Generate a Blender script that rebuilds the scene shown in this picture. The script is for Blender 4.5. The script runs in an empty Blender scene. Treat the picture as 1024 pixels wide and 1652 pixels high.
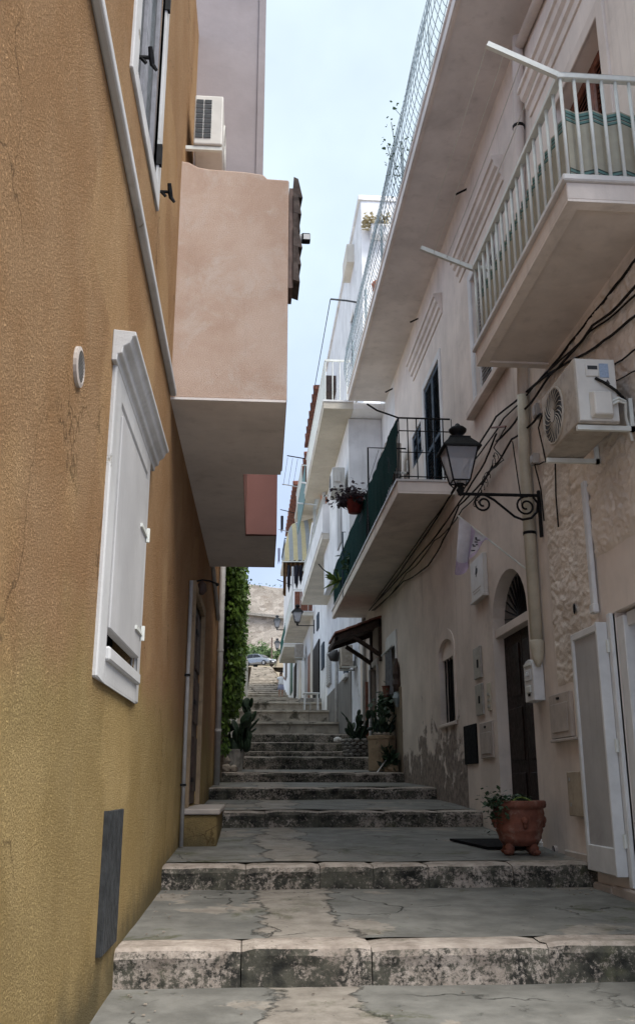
import bpy, bmesh, math, random
from mathutils import Vector, Matrix, noise
from mathutils.geometry import tessellate_polygon
R = math.radians
random.seed(7)
sc = bpy.context.scene
COL = sc.collection

# ---------------------------------------------------------------- camera
EZ = 1.05                                   # eye height above the lowest landing
FPX, CX, CY = 1500.0, 512.0, 826.0          # focal length and centre in photo pixels (1024 x 1652)
PITCH = math.atan(442.0 / FPX)
YAW = math.atan(117.0 / math.hypot(FPX, 442.0))
cd = bpy.data.cameras.new('camera')
cam = bpy.data.objects.new('camera', cd); COL.objects.link(cam)
cam.location = (0, 0, EZ)
cam.rotation_euler = (math.pi / 2 + PITCH, 0, -YAW)
cd.sensor_fit = 'VERTICAL'; cd.sensor_height = 36.0
cd.lens = 36.0 * FPX / 1652.0
cd.clip_start = 0.05; cd.clip_end = 3000
sc.camera = cam

# ---------------------------------------------------------------- sky and sun (bright overcast)
SUN_EL, SUN_AZ = 54.0, 138.0                # azimuth clockwise from +Y (up the street): from behind, a little right
w = bpy.data.worlds.new('World'); sc.world = w; w.use_nodes = True
nt = w.node_tree; nt.nodes.clear()
sky = nt.nodes.new('ShaderNodeTexSky'); sky.sky_type = 'NISHITA'; sky.sun_disc = False
sky.sun_elevation = R(SUN_EL); sky.sun_rotation = R(SUN_AZ)
sky.air_density = 1.0; sky.dust_density = 2.0
tc = nt.nodes.new('ShaderNodeTexCoord')
sp = nt.nodes.new('ShaderNodeSeparateXYZ'); nt.links.new(tc.outputs['Generated'], sp.inputs[0])
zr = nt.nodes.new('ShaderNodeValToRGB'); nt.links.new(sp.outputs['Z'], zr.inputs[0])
# overcast: dimmer and bluer towards the horizon, zenith above the view raised further to light the lane
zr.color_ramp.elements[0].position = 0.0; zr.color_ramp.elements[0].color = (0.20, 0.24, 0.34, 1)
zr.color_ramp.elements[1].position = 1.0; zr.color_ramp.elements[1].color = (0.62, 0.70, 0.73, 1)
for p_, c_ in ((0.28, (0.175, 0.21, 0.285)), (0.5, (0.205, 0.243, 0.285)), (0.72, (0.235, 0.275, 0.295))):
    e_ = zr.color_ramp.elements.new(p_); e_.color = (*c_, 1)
cn = nt.nodes.new('ShaderNodeTexNoise'); cn.inputs['Scale'].default_value = 2.6
cn.inputs['Detail'].default_value = 5; cn.inputs['Roughness'].default_value = 0.55
nt.links.new(tc.outputs['Generated'], cn.inputs['Vector'])
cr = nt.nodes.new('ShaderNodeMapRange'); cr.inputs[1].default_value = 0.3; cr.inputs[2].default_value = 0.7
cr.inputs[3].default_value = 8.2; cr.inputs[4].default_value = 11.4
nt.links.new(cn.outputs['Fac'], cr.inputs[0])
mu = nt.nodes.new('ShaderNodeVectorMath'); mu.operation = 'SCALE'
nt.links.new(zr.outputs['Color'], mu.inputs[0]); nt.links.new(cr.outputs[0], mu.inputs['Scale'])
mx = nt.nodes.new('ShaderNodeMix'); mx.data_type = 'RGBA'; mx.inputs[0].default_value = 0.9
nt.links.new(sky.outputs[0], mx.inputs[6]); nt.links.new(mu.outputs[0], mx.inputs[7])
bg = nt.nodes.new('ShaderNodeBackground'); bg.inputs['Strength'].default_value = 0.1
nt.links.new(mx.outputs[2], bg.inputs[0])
wo = nt.nodes.new('ShaderNodeOutputWorld'); nt.links.new(bg.outputs[0], wo.inputs[0])
sd = bpy.data.lights.new('sun', 'SUN'); sd.energy = 1.2; sd.angle = R(35); sd.color = (1.0, 0.96, 0.9)
so = bpy.data.objects.new('sun', sd); COL.objects.link(so); so.location = (20, -10, 40)
az, el = R(SUN_AZ), R(SUN_EL)
sdir = Vector((math.sin(az) * math.cos(el), math.cos(az) * math.cos(el), math.sin(el)))
so.rotation_euler = (-sdir).to_track_quat('-Z', 'Y').to_euler()
vs = sc.view_settings; vs.view_transform = 'Standard'; vs.look = 'None'; vs.gamma = 1.0; vs.exposure = 1.95
vs.use_curve_mapping = False
sc.render.engine = 'CYCLES'
sc.cycles.use_denoising = True
sc.cycles.max_bounces = 8; sc.cycles.diffuse_bounces = 6; sc.cycles.transparent_max_bounces = 12

# ---------------------------------------------------------------- pixel -> place helpers (used once, to survey walls)
_fw = Vector((math.sin(YAW) * math.cos(PITCH), math.cos(YAW) * math.cos(PITCH), math.sin(PITCH)))
_rt = Vector((math.cos(YAW), -math.sin(YAW), 0)); _up = _rt.cross(_fw)
def ray(u, v): return _fw + _rt * ((u - CX) / FPX) + _up * ((CY - v) / FPX)
def atY(u, v, Y): r = ray(u, v); t = Y / r.y; return Vector((r.x * t, Y, r.z * t + EZ))
def atX(u, v, X): r = ray(u, v); t = X / r.x; return Vector((X, r.y * t, r.z * t + EZ))
def atZ(u, v, Z): r = ray(u, v); t = (Z - EZ) / r.z; return Vector((r.x * t, r.y * t, Z))

XR = 2.9                                   # plane of the house fronts on the right
BL, ML = -0.783, 0.0173                    # left house front: x = BL + ML * y
class Front:
    """a house front: a = metres up the street, b = height, o = metres out from the wall into the street"""
    def __init__(s, side, x0=None, m=0.0): s.side = side; s.x0 = x0; s.m = m
    def p(s, a, b, o=0.0):
        x = s.x0 + s.m * a
        return Vector((x - o if s.side == 'R' else x + o, a, b))
    def px(s, u, v, o=0.0):
        r = ray(u, v); x0 = s.x0 - o if s.side == 'R' else s.x0 + o
        t = x0 / (r.x - s.m * r.y); return (r.y * t, r.z * t + EZ)
FR = Front('R', XR)
FL = Front('L', BL, ML)

# ---------------------------------------------------------------- mesh helpers
ORG = {}
class MB:
    def __init__(s): s.v = []; s.f = []
    def add(s, vs_, fs):
        n = len(s.v); s.v += [Vector(p) for p in vs_]; s.f += [tuple(i + n for i in f) for f in fs]; return s
    def quad(s, *p): return s.add(p, [tuple(range(len(p)))])
    def hexa(s, c):  # 8 corners: 4 bottom, 4 top
        return s.add(c, [(0,3,2,1),(4,5,6,7),(0,1,5,4),(1,2,6,5),(2,3,7,6),(3,0,4,7)])
    def box(s, x0, x1, y0, y1, z0, z1):
        return s.hexa([(x0,y0,z0),(x1,y0,z0),(x1,y1,z0),(x0,y1,z0),(x0,y0,z1),(x1,y0,z1),(x1,y1,z1),(x0,y1,z1)])
    def fbox(s, fr, a0, a1, b0, b1, o0, o1):
        P = fr.p
        return s.hexa([P(a0,b0,o0),P(a0,b0,o1),P(a1,b0,o1),P(a1,b0,o0),P(a0,b1,o0),P(a0,b1,o1),P(a1,b1,o1),P(a1,b1,o0)])
    def obox(s, c, ax, ay, az):
        c, ax, ay, az = map(Vector, (c, ax, ay, az))
        return s.hexa([c-ax-ay-az,c+ax-ay-az,c+ax+ay-az,c-ax+ay-az,c-ax-ay+az,c+ax-ay+az,c+ax+ay+az,c-ax+ay+az])
    def tube(s, pts, r, n=6, cap=True):
        pts = [Vector(p) for p in pts]; rs = r if isinstance(r, (list, tuple)) else [r] * len(pts)
        rings = []; prev = None
        for i, p in enumerate(pts):
            t = (pts[min(i + 1, len(pts) - 1)] - pts[max(i - 1, 0)]).normalized()
            ref = prev if prev is not None else (Vector((0, 0, 1)) if abs(t.z) < 0.9 else Vector((1, 0, 0)))
            u = (ref - t * ref.dot(t))
            if u.length < 1e-5: u = t.orthogonal()
            u.normalize(); v = t.cross(u); prev = u
            rings.append([p + (u * math.cos(k * 2 * math.pi / n) + v * math.sin(k * 2 * math.pi / n)) * rs[i] for k in range(n)])
        b = len(s.v)
        for rg in rings: s.v += rg
        for i in range(len(rings) - 1):
            for k in range(n):
                k2 = (k + 1) % n
                s.f.append((b+i*n+k, b+i*n+k2, b+(i+1)*n+k2, b+(i+1)*n+k))
        if cap:
            s.f.append(tuple(b + k for k in reversed(range(n))))
            s.f.append(tuple(b + (len(rings)-1)*n + k for k in range(n)))
        return s
    def lathe(s, prof, c=(0,0,0), n=16, rot=0.0, sx=1.0, sy=1.0):
        c = Vector(c); b = len(s.v); m = len(prof)
        for (r, z) in prof:
            for k in range(n):
                a = rot + 2 * math.pi * k / n
                s.v.append(c + Vector((r * math.cos(a) * sx, r * math.sin(a) * sy, z)))
        for i in range(m - 1):
            for k in range(n):
                k2 = (k + 1) % n
                s.f.append((b+i*n+k, b+i*n+k2, b+(i+1)*n+k2, b+(i+1)*n+k))
        s.f.append(tuple(b + k for k in reversed(range(n)))); s.f.append(tuple(b + (m-1)*n + k for k in range(n)))
        return s
    def prism(s, pts, off):
        """closed polygon extruded by off"""
        pts = [Vector(p) for p in pts]; off = Vector(off); n = len(pts)
        q = pts + [p + off for p in pts]
        fs = [tuple(reversed(range(n))), tuple(range(n, 2*n))] + [(i, (i+1) % n, n + (i+1) % n, n + i) for i in range(n)]
        return s.add(q, fs)
    def ball(s, c, rx, ry, rz, nu=10, nv=6, rotm=None):
        c = Vector(c); b = len(s.v)
        for i in range(nv + 1):
            th = math.pi * i / nv
            for k in range(nu):
                p = Vector((rx*math.sin(th)*math.cos(2*math.pi*k/nu), ry*math.sin(th)*math.sin(2*math.pi*k/nu), rz*math.cos(th)))
                if rotm: p = rotm @ p
                s.v.append(c + p)
        for i in range(nv):
            for k in range(nu):
                k2 = (k+1) % nu
                s.f.append((b+i*nu+k, b+(i+1)*nu+k, b+(i+1)*nu+k2, b+i*nu+k2))
        return s
    def grid(s, fn, nu, nv):
        b = len(s.v)
        for i in range(nu + 1):
            for j in range(nv + 1): s.v.append(Vector(fn(i / nu, j / nv)))
        for i in range(nu):
            for j in range(nv):
                q = b + i*(nv+1) + j
                s.f.append((q, q + nv + 1, q + nv + 2, q + 1))
        return s
    def wall(s, fr, outline, holes=(), depth=0.2, back=0.25, closed=True):
        """flat front with openings: front face, reveals and a back sheet's rim"""
        loops = [outline] + list(holes)
        P = [[fr.p(a, b, 0) for (a, b) in lp] for lp in loops]
        flat = [v for lp in P for v in lp]
        tri = tessellate_polygon([[Vector((a, b, 0)) for (a, b) in lp] for lp in loops])
        n0 = len(s.v); s.v += flat
        for t in tri: s.f.append(tuple(n0 + i for i in t))
        for li, lp in enumerate(loops):
            d = back if li == 0 else depth
            n = len(lp); n1 = len(s.v)
            s.v += [fr.p(a, b, 0) for (a, b) in lp] + [fr.p(a, b, -d) for (a, b) in lp]
            for i in range(n):
                j = (i + 1) % n; s.f.append((n1+i, n1+j, n1+n+j, n1+n+i))
        return s
    def build(s, name, mat, parent=None, smooth=False, bevel=0.0, origin=None, weld=True, seg=1):
        org = ORG[parent] if parent is not None else Vector(origin if origin is not None else (0, 0, 0))
        me = bpy.data.meshes.new(name)
        me.from_pydata([tuple(p - org) for p in s.v], [], s.f)
        bm = bmesh.new(); bm.from_mesh(me)
        if weld: bmesh.ops.remove_doubles(bm, verts=bm.verts, dist=1e-5)
        bmesh.ops.recalc_face_normals(bm, faces=bm.faces)
        bm.to_mesh(me); bm.free()
        for p in me.polygons: p.use_smooth = smooth
        o = bpy.data.objects.new(name, me); COL.objects.link(o)
        if mat is not None: me.materials.append(M[mat])
        if parent is not None: o.parent = parent
        else: o.location = org
        ORG[o] = org
        if bevel:
            md = o.modifiers.new('bevel', 'BEVEL'); md.width = bevel; md.segments = seg; md.limit_method = 'ANGLE'; md.angle_limit = R(35)
        return o
def thing(name, label, cat, loc, group=None):
    o = bpy.data.objects.new(name, None); COL.objects.link(o); o.location = loc; o.empty_display_size = 0.2
    ORG[o] = Vector(loc); o['label'] = label; o['category'] = cat
    if group: o['group'] = group
    return o
def tag(o, label, cat, group=None):
    o['label'] = label; o['category'] = cat
    if group: o['group'] = group
    return o
def struct(o): o['kind'] = 'structure'; return o
def inst(src, parent, dx=0, dy=0, dz=0):
    """copy of a part, shifted, sharing its mesh"""
    c = src.copy(); COL.objects.link(c); c.parent = parent; c.location = src.location + Vector((dx, dy, dz)); ORG[c] = ORG[src]; return c
def rect(a0, a1, b0, b1): return [(a0,b0),(a1,b0),(a1,b1),(a0,b1)]
def fbm(p, o=4): return noise.fractal(Vector(p), 1.0, 2.0, o)

# ---------------------------------------------------------------- materials
M = {}
def newmat(name):
    m = bpy.data.materials.new(name); m.use_nodes = True; M[name] = m
    n = m.node_tree.nodes; b = n['Principled BSDF']; b.inputs['Specular IOR Level'].default_value = 0.3
    return m, n, m.node_tree.links, b
def pos(n):
    g = n.new('ShaderNodeNewGeometry'); return g.outputs['Position']
def tnoise(n, l, vec, scale, detail=5, rough=0.6, dist=0.0):
    t = n.new('ShaderNodeTexNoise'); t.inputs['Scale'].default_value = scale; t.inputs['Detail'].default_value = detail
    t.inputs['Roughness'].default_value = rough; t.inputs['Distortion'].default_value = dist
    l.new(vec, t.inputs['Vector']); return t.outputs['Fac']
def ramp(n, l, fac, lo, hi, a=0.0, b=1.0):
    r = n.new('ShaderNodeMapRange'); r.interpolation_type = 'SMOOTHSTEP'
    r.inputs[1].default_value = lo; r.inputs[2].default_value = hi; r.inputs[3].default_value = a; r.inputs[4].default_value = b
    l.new(fac, r.inputs[0]); return r.outputs[0]
def mixc(n, l, fac, a, b):
    x = n.new('ShaderNodeMix'); x.data_type = 'RGBA'
    if isinstance(fac, (int, float)): x.inputs[0].default_value = fac
    else: l.new(fac, x.inputs[0])
    for i, c in ((6, a), (7, b)):
        if isinstance(c, (tuple, list)): x.inputs[i].default_value = (c[0], c[1], c[2], 1)
        else: l.new(c, x.inputs[i])
    return x.outputs[2]
def mth(n, l, op, a, b=None, clamp=False):
    x = n.new('ShaderNodeMath'); x.operation = op; x.use_clamp = clamp
    for i, c in ((0, a), (1, b)):
        if c is None: continue
        if isinstance(c, (int, float)): x.inputs[i].default_value = c
        else: l.new(c, x.inputs[i])
    return x.outputs[0]
def bump(n, l, h, b, strength=0.5, dist=0.01, prev=None):
    x = n.new('ShaderNodeBump'); x.inputs['Strength'].default_value = strength; x.inputs['Distance'].default_value = dist
    l.new(h, x.inputs['Height'])
    if prev is not None: l.new(prev, x.inputs['Normal'])
    if b is not None: l.new(x.outputs[0], b.inputs['Normal'])
    return x.outputs[0]
def sc_vec(n, l, vec, s):
    x = n.new('ShaderNodeVectorMath'); x.operation = 'MULTIPLY'; x.inputs[1].default_value = s; l.new(vec, x.inputs[0]); return x.outputs[0]
def sepz(n, l, vec, ax='Z'):
    s = n.new('ShaderNodeSeparateXYZ'); l.new(vec, s.inputs[0]); return s.outputs[ax]
def flat(name, col, rough=0.6, var=0.12, scale=6.0, metal=0.0, bmp=0.0, bscale=40.0, spec=0.3, dirt=None, dscale=3.0, dlo=0.5, dhi=0.75):
    m, n, l, b = newmat(name); p = pos(n)
    d = tuple(c * (1 - var * 1.6) for c in col); u = tuple(min(1, c * (1 + var)) for c in col)
    c = mixc(n, l, ramp(n, l, tnoise(n, l, p, scale), 0.3, 0.7), d, u)
    if dirt:
        c = mixc(n, l, ramp(n, l, tnoise(n, l, p, dscale, 8, 0.7), dlo, dhi), c, dirt)
    l.new(c, b.inputs['Base Color']); b.inputs['Metallic'].default_value = metal; b.inputs['Specular IOR Level'].default_value = spec
    l.new(ramp(n, l, tnoise(n, l, p, scale * 3), 0.2, 0.8, max(0, rough - 0.12), min(1, rough + 0.1)), b.inputs['Roughness'])
    if bmp: bump(n, l, tnoise(n, l, p, bscale, 6, 0.65), b, bmp, 0.01)
    return m
def plaster(name, col, stain=(0.2, 0.17, 0.15), streak=0.35, bscale=25, bstr=0.35, patch=None, patch_rng=(0.55, 0.7), grime=None, zr=None):
    """painted render: soft mottling, vertical rain streaks, optional flaked patches"""
    m, n, l, b = newmat(name); p = pos(n)
    c = mixc(n, l, ramp(n, l, tnoise(n, l, p, 1.3, 6), 0.3, 0.7), tuple(x * 0.86 for x in col), tuple(min(1, x * 1.08) for x in col))
    st = tnoise(n, l, sc_vec(n, l, p, (7.0, 7.0, 0.45)), 1.0, 6, 0.65)
    c = mixc(n, l, mth(n, l, 'MULTIPLY', ramp(n, l, st, 0.5, 0.85), streak), c, stain)
    sm = tnoise(n, l, p, 0.9, 8, 0.7, 0.6)
    c = mixc(n, l, mth(n, l, 'MULTIPLY', ramp(n, l, sm, 0.52, 0.8), streak * 1.1), c, stain)
    h = tnoise(n, l, p, bscale, 8, 0.7)
    nrm = bump(n, l, h, None, bstr, 0.008)
    if patch:
        pn = tnoise(n, l, p, 2.1, 9, 0.62, 0.5)
        if zr is not None:
            zz = ramp(n, l, sepz(n, l, p), zr[0], zr[1], 0.13, -0.28)
            pn = mth(n, l, 'ADD', pn, zz)
        k = ramp(n, l, pn, *patch_rng)
        pc = mixc(n, l, ramp(n, l, tnoise(n, l, p, 9, 8, 0.75), 0.35, 0.65), tuple(x * 0.55 for x in patch), tuple(x * 1.25 for x in patch))
        c = mixc(n, l, k, c, pc)
        nrm = bump(n, l, mth(n, l, 'MULTIPLY', k, -1.0), None, 0.5, 0.01, nrm)
    l.new(nrm, b.inputs['Normal'])
    l.new(c, b.inputs['Base Color']); b.inputs['Roughness'].default_value = 0.9; b.inputs['Specular IOR Level'].default_value = 0.15
    return m

def make_stucco():
    """coarse yellow and orange render of the left house: lower repaint in yellow ochre, upper in orange, smooth trowelled repairs"""
    m, n, l, b = newmat('stucco'); p = pos(n)
    big = tnoise(n, l, p, 0.55, 4, 0.55, 0.3)
    y = sepz(n, l, p, 'Y'); z = sepz(n, l, p)
    edge = mth(n, l, 'ADD', z, mth(n, l, 'MULTIPLY', mth(n, l, 'SUBTRACT', big, 0.5), 1.5))
    up = ramp(n, l, edge, 1.45, 1.95)
    yel = mixc(n, l, ramp(n, l, tnoise(n, l, p, 2.3, 6), 0.3, 0.7), (0.465, 0.325, 0.135), (0.54, 0.39, 0.178))
    org = mixc(n, l, ramp(n, l, tnoise(n, l, p, 1.7, 6), 0.3, 0.7), (0.475, 0.272, 0.132), (0.55, 0.345, 0.188))
    c = mixc(n, l, up, yel, org)
    # reddish weathering up the street, pale bloom spots, dark rain streaks
    c = mixc(n, l, mth(n, l, 'MULTIPLY', ramp(n, l, y, 5.5, 12.0), ramp(n, l, edge, 1.1, 2.0, 0.0, 0.42)), c, (0.43, 0.21, 0.115))
    blo = tnoise(n, l, p, 0.8, 7, 0.6, 0.7)
    c = mixc(n, l, ramp(n, l, blo, 0.6, 0.75, 0, 0.2), c, (0.55, 0.42, 0.24))
    st = tnoise(n, l, sc_vec(n, l, p, (5.0, 5.0, 0.3)), 1.0, 6, 0.6)
    c = mixc(n, l, ramp(n, l, st, 0.56, 0.85, 0, 0.22), c, (0.16, 0.1, 0.06))
    # damp grey-green foot, broken by noise
    ft = mth(n, l, 'ADD', mth(n, l, 'SUBTRACT', z, mth(n, l, 'MULTIPLY', y, 0.085)), mth(n, l, 'MULTIPLY', tnoise(n, l, p, 4, 7, 0.7), 0.5))
    c = mixc(n, l, ramp(n, l, ft, -0.12, 0.22, 0.75, 0.0), c, (0.10, 0.095, 0.06))
    vc = n.new('ShaderNodeTexVoronoi'); vc.feature = 'DISTANCE_TO_EDGE'; vc.inputs['Scale'].default_value = 0.7
    wv_ = n.new('ShaderNodeTexNoise'); wv_.inputs['Scale'].default_value = 3.0; wv_.inputs['Detail'].default_value = 9; l.new(p, wv_.inputs['Vector'])
    ws = n.new('ShaderNodeVectorMath'); ws.operation = 'SCALE'; ws.inputs['Scale'].default_value = 0.55; l.new(wv_.outputs['Color'], ws.inputs[0])
    wa = n.new('ShaderNodeVectorMath'); wa.operation = 'ADD'; l.new(p, wa.inputs[0]); l.new(ws.outputs[0], wa.inputs[1]); l.new(wa.outputs[0], vc.inputs['Vector'])
    ck = mth(n, l, 'MULTIPLY', ramp(n, l, vc.outputs['Distance'], 0.001, 0.006, 0.6, 0.0), ramp(n, l, tnoise(n, l, p, 0.6, 3), 0.5, 0.58))
    c = mixc(n, l, ck, c, (0.1, 0.06, 0.03))
    # small grey chips where the paint has come off
    chip = ramp(n, l, tnoise(n, l, p, 6.5, 8, 0.7, 0.3), 0.70, 0.735, 0, 0.8)
    c = mixc(n, l, chip, c, (0.33, 0.29, 0.24))
    # repairs trowelled smooth
    rp = ramp(n, l, tnoise(n, l, p, 0.75, 2, 0.4, 0.2), 0.56, 0.6)
    c = mixc(n, l, mth(n, l, 'MULTIPLY', rp, 0.16), c, (0.47, 0.34, 0.16))
    grain = tnoise(n, l, p, 95, 6, 0.72)
    vo = n.new('ShaderNodeTexVoronoi'); vo.inputs['Scale'].default_value = 95; vo.inputs['Randomness'].default_value = 1
    l.new(p, vo.inputs['Vector'])
    gr = mth(n, l, 'ADD', mth(n, l, 'MULTIPLY', ramp(n, l, grain, 0.35, 0.62), 1.0), mth(n, l, 'MULTIPLY', vo.outputs['Distance'], -0.7))
    rough_amt = mth(n, l, 'SUBTRACT', 1.0, mth(n, l, 'MULTIPLY', rp, 0.45))
    hh = mth(n, l, 'MULTIPLY', gr, rough_amt)
    c = mixc(n, l, ramp(n, l, hh, -0.3, 0.5, 0.32, 0.0), c, (0.16, 0.10, 0.05))
    nb = bump(n, l, tnoise(n, l, p, 3.0, 5), None, 0.35, 0.03)
    bump(n, l, hh, b, 0.9, 0.016, nb)
    l.new(c, b.inputs['Base Color']); b.inputs['Roughness'].default_value = 0.95; b.inputs['Specular IOR Level'].default_value = 0.1
def make_kerb():
    """pale limestone kerb with black lichen on its face"""
    m, n, l, b = newmat('kerbstone'); p = pos(n)
    g = n.new('ShaderNodeNewGeometry'); nz = sepz(n, l, g.outputs['True Normal'])
    top = ramp(n, l, nz, 0.25, 0.8)
    pale = mixc(n, l, ramp(n, l, tnoise(n, l, p, 5, 8, 0.7), 0.3, 0.7), (0.22, 0.18, 0.15), (0.43, 0.37, 0.32))
    n1 = tnoise(n, l, p, 4.5, 10, 0.75, 0.6); n2 = tnoise(n, l, p, 38, 8, 0.8)
    n0 = tnoise(n, l, p, 1.4, 5, 0.6, 0.5)
    k = mth(n, l, 'ADD', mth(n, l, 'MULTIPLY', n0, 0.26), mth(n, l, 'ADD', mth(n, l, 'MULTIPLY', n1, 0.38), mth(n, l, 'MULTIPLY', n2, 0.50)))
    face_k = ramp(n, l, k, 0.508, 0.585)
    top_k = ramp(n, l, k, 0.60, 0.69, 0, 0.75)
    kk = mth(n, l, 'ADD', mth(n, l, 'MULTIPLY', face_k, mth(n, l, 'SUBTRACT', 1.0, top)), mth(n, l, 'MULTIPLY', top_k, top))
    blk = mixc(n, l, ramp(n, l, tnoise(n, l, p, 7, 6), 0.35, 0.65), (0.016, 0.016, 0.014), (0.085, 0.08, 0.062))
    c = mixc(n, l, kk, pale, blk)
    gn = ramp(n, l, tnoise(n, l, p, 1.9, 8, 0.7, 0.4), 0.56, 0.72, 0, 0.7)
    c = mixc(n, l, gn, c, (0.07, 0.072, 0.03))
    l.new(c, b.inputs['Base Color']); b.inputs['Roughness'].default_value = 0.88
    nb = bump(n, l, tnoise(n, l, p, 9, 9, 0.7), None, 0.7, 0.02)
    bump(n, l, n2, b, 0.5, 0.006, nb)
def make_tread():
    """cement skimmed landings: cool grey patches beside a worn pinkish strip, cracks and moss"""
    m, n, l, b = newmat('tread'); p = pos(n)
    x = sepz(n, l, p, 'X'); y = sepz(n, l, p, 'Y')
    wob = mth(n, l, 'MULTIPLY', mth(n, l, 'SUBTRACT', tnoise(n, l, p, 1.6, 7, 0.62), 0.5), 0.75)
    xw = mth(n, l, 'ADD', x, wob)
    strip = mth(n, l, 'MULTIPLY', ramp(n, l, xw, 0.16, 0.19), ramp(n, l, xw, 0.62, 0.65, 1.0, 0.0))
    isl = ramp(n, l, tnoise(n, l, p, 0.9, 6, 0.6, 0.3), 0.58, 0.605)
    pk = mth(n, l, 'MAXIMUM', strip, isl)
    grey = mixc(n, l, ramp(n, l, tnoise(n, l, p, 3.5, 8, 0.65), 0.3, 0.72), (0.115, 0.111, 0.10), (0.20, 0.193, 0.175))
    pink = mixc(n, l, ramp(n, l, tnoise(n, l, p, 6, 8, 0.7), 0.3, 0.7), (0.18, 0.157, 0.132), (0.285, 0.255, 0.22))
    c = mixc(n, l, pk, grey, pink)
    # dark seams along the patch borders and a few wandering cracks
    sm = mth(n, l, 'MULTIPLY', ramp(n, l, xw, 0.13, 0.17), ramp(n, l, xw, 0.17, 0.21, 1.0, 0.0))
    sm2 = mth(n, l, 'MULTIPLY', ramp(n, l, xw, 0.60, 0.635), ramp(n, l, xw, 0.635, 0.67, 1.0, 0.0))
    brk = ramp(n, l, tnoise(n, l, p, 14, 6, 0.7), 0.42, 0.6)
    seams = mth(n, l, 'MULTIPLY', mth(n, l, 'ADD', sm, sm2), brk)
    vo = n.new('ShaderNodeTexVoronoi'); vo.feature = 'DISTANCE_TO_EDGE'; vo.inputs['Scale'].default_value = 0.85
    dv = n.new('ShaderNodeVectorMath'); dv.operation = 'ADD'; l.new(p, dv.inputs[0])
    nn = n.new('ShaderNodeTexNoise'); nn.inputs['Scale'].default_value = 3.5; nn.inputs['Detail'].default_value = 8; l.new(p, nn.inputs['Vector'])
    sv = n.new('ShaderNodeVectorMath'); sv.operation = 'SCALE'; sv.inputs['Scale'].default_value = 0.5; l.new(nn.outputs['Color'], sv.inputs[0]); l.new(sv.outputs[0], dv.inputs[1])
    l.new(dv.outputs[0], vo.inputs['Vector'])
    crk = mth(n, l, 'MULTIPLY', ramp(n, l, vo.outputs['Distance'], 0.002, 0.012, 1.0, 0.0), ramp(n, l, tnoise(n, l, p, 0.8, 3), 0.5, 0.6))
    dk = mth(n, l, 'MAXIMUM', seams, crk)
    c = mixc(n, l, mth(n, l, 'MULTIPLY', dk, 0.85), c, (0.02, 0.02, 0.017))
    moss = ramp(n, l, mth(n, l, 'ADD', tnoise(n, l, p, 1.15, 9, 0.7, 0.5), mth(n, l, 'MULTIPLY', tnoise(n, l, p, 30, 4), 0.12)), 0.62, 0.72, 0, 0.7)
    c = mixc(n, l, moss, c, (0.062, 0.064, 0.028))
    blot = ramp(n, l, tnoise(n, l, p, 5.5, 8, 0.7, 1.0), 0.6, 0.68, 0, 0.65)
    c = mixc(n, l, blot, c, (0.05, 0.048, 0.042))
    l.new(c, b.inputs['Base Color']); l.new(ramp(n, l, tnoise(n, l, p, 2.2), 0.3, 0.7, 0.62, 0.9), b.inputs['Roughness'])
    nb = bump(n, l, mth(n, l, 'ADD', mth(n, l, 'MULTIPLY', dk, -1.0), mth(n, l, 'MULTIPLY', pk, -0.25)), None, 0.8, 0.015)
    bump(n, l, tnoise(n, l, p, 45, 7, 0.7), b, 0.35, 0.006, nb)
def make_rubble():
    m, n, l, b = newmat('rubble'); p = pos(n)
    v = n.new('ShaderNodeTexVoronoi'); v.inputs['Scale'].default_value = 1.0; l.new(sc_vec(n, l, p, (1.3, 1.3, 2.4)), v.inputs['Vector'])
    v2 = n.new('ShaderNodeTexVoronoi'); v2.feature = 'DISTANCE_TO_EDGE'; l.new(sc_vec(n, l, p, (1.3, 1.3, 2.4)), v2.inputs['Vector'])
    s_ = sepz(n, l, v.outputs['Color'], 'X')
    c = mixc(n, l, s_, (0.36, 0.31, 0.265), (0.66, 0.59, 0.52))
    c = mixc(n, l, ramp(n, l, tnoise(n, l, p, 0.3, 8, 0.7, 0.5), 0.5, 0.72, 0, 0.25), c, (0.46, 0.34, 0.24))
    c = mixc(n, l, ramp(n, l, tnoise(n, l, p, 1.6, 9, 0.75, 0.3), 0.56, 0.68, 0, 0.55), c, (0.17, 0.15, 0.125))
    c = mixc(n, l, ramp(n, l, v2.outputs['Distance'], 0.0, 0.12, 0.7, 0.0), c, (0.2, 0.17, 0.14))
    l.new(c, b.inputs['Base Color']); b.inputs['Roughness'].default_value = 0.95
    bump(n, l, ramp(n, l, v2.outputs['Distance'], 0.0, 0.25), b, 0.7, 0.08)
def make_cloth(name, stops, axis, period, base_off=0.0, rough=0.9, weave=0.0):
    """woven stripes along one axis: stops = [(position 0..1, colour)]"""
    m, n, l, b = newmat(name); p = pos(n)
    t = mth(n, l, 'FRACT', mth(n, l, 'DIVIDE', mth(n, l, 'SUBTRACT', sepz(n, l, p, axis), base_off), period))
    r = n.new('ShaderNodeValToRGB'); r.color_ramp.interpolation = 'CONSTANT'; l.new(t, r.inputs[0])
    els = r.color_ramp.elements
    while len(els) > 1: els.remove(els[0])
    els[0].position = stops[0][0]; els[0].color = (*stops[0][1], 1)
    for q, c_ in stops[1:]:
        e = els.new(q); e.color = (*c_, 1)
    c = mixc(n, l, ramp(n, l, tnoise(n, l, p, 9, 5), 0.3, 0.7, 0, 0.25), r.outputs[0], (0.2, 0.18, 0.15))
    l.new(c, b.inputs['Base Color']); b.inputs['Roughness'].default_value = rough
    if weave: bump(n, l, tnoise(n, l, p, 120, 3), b, weave, 0.004)
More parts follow.
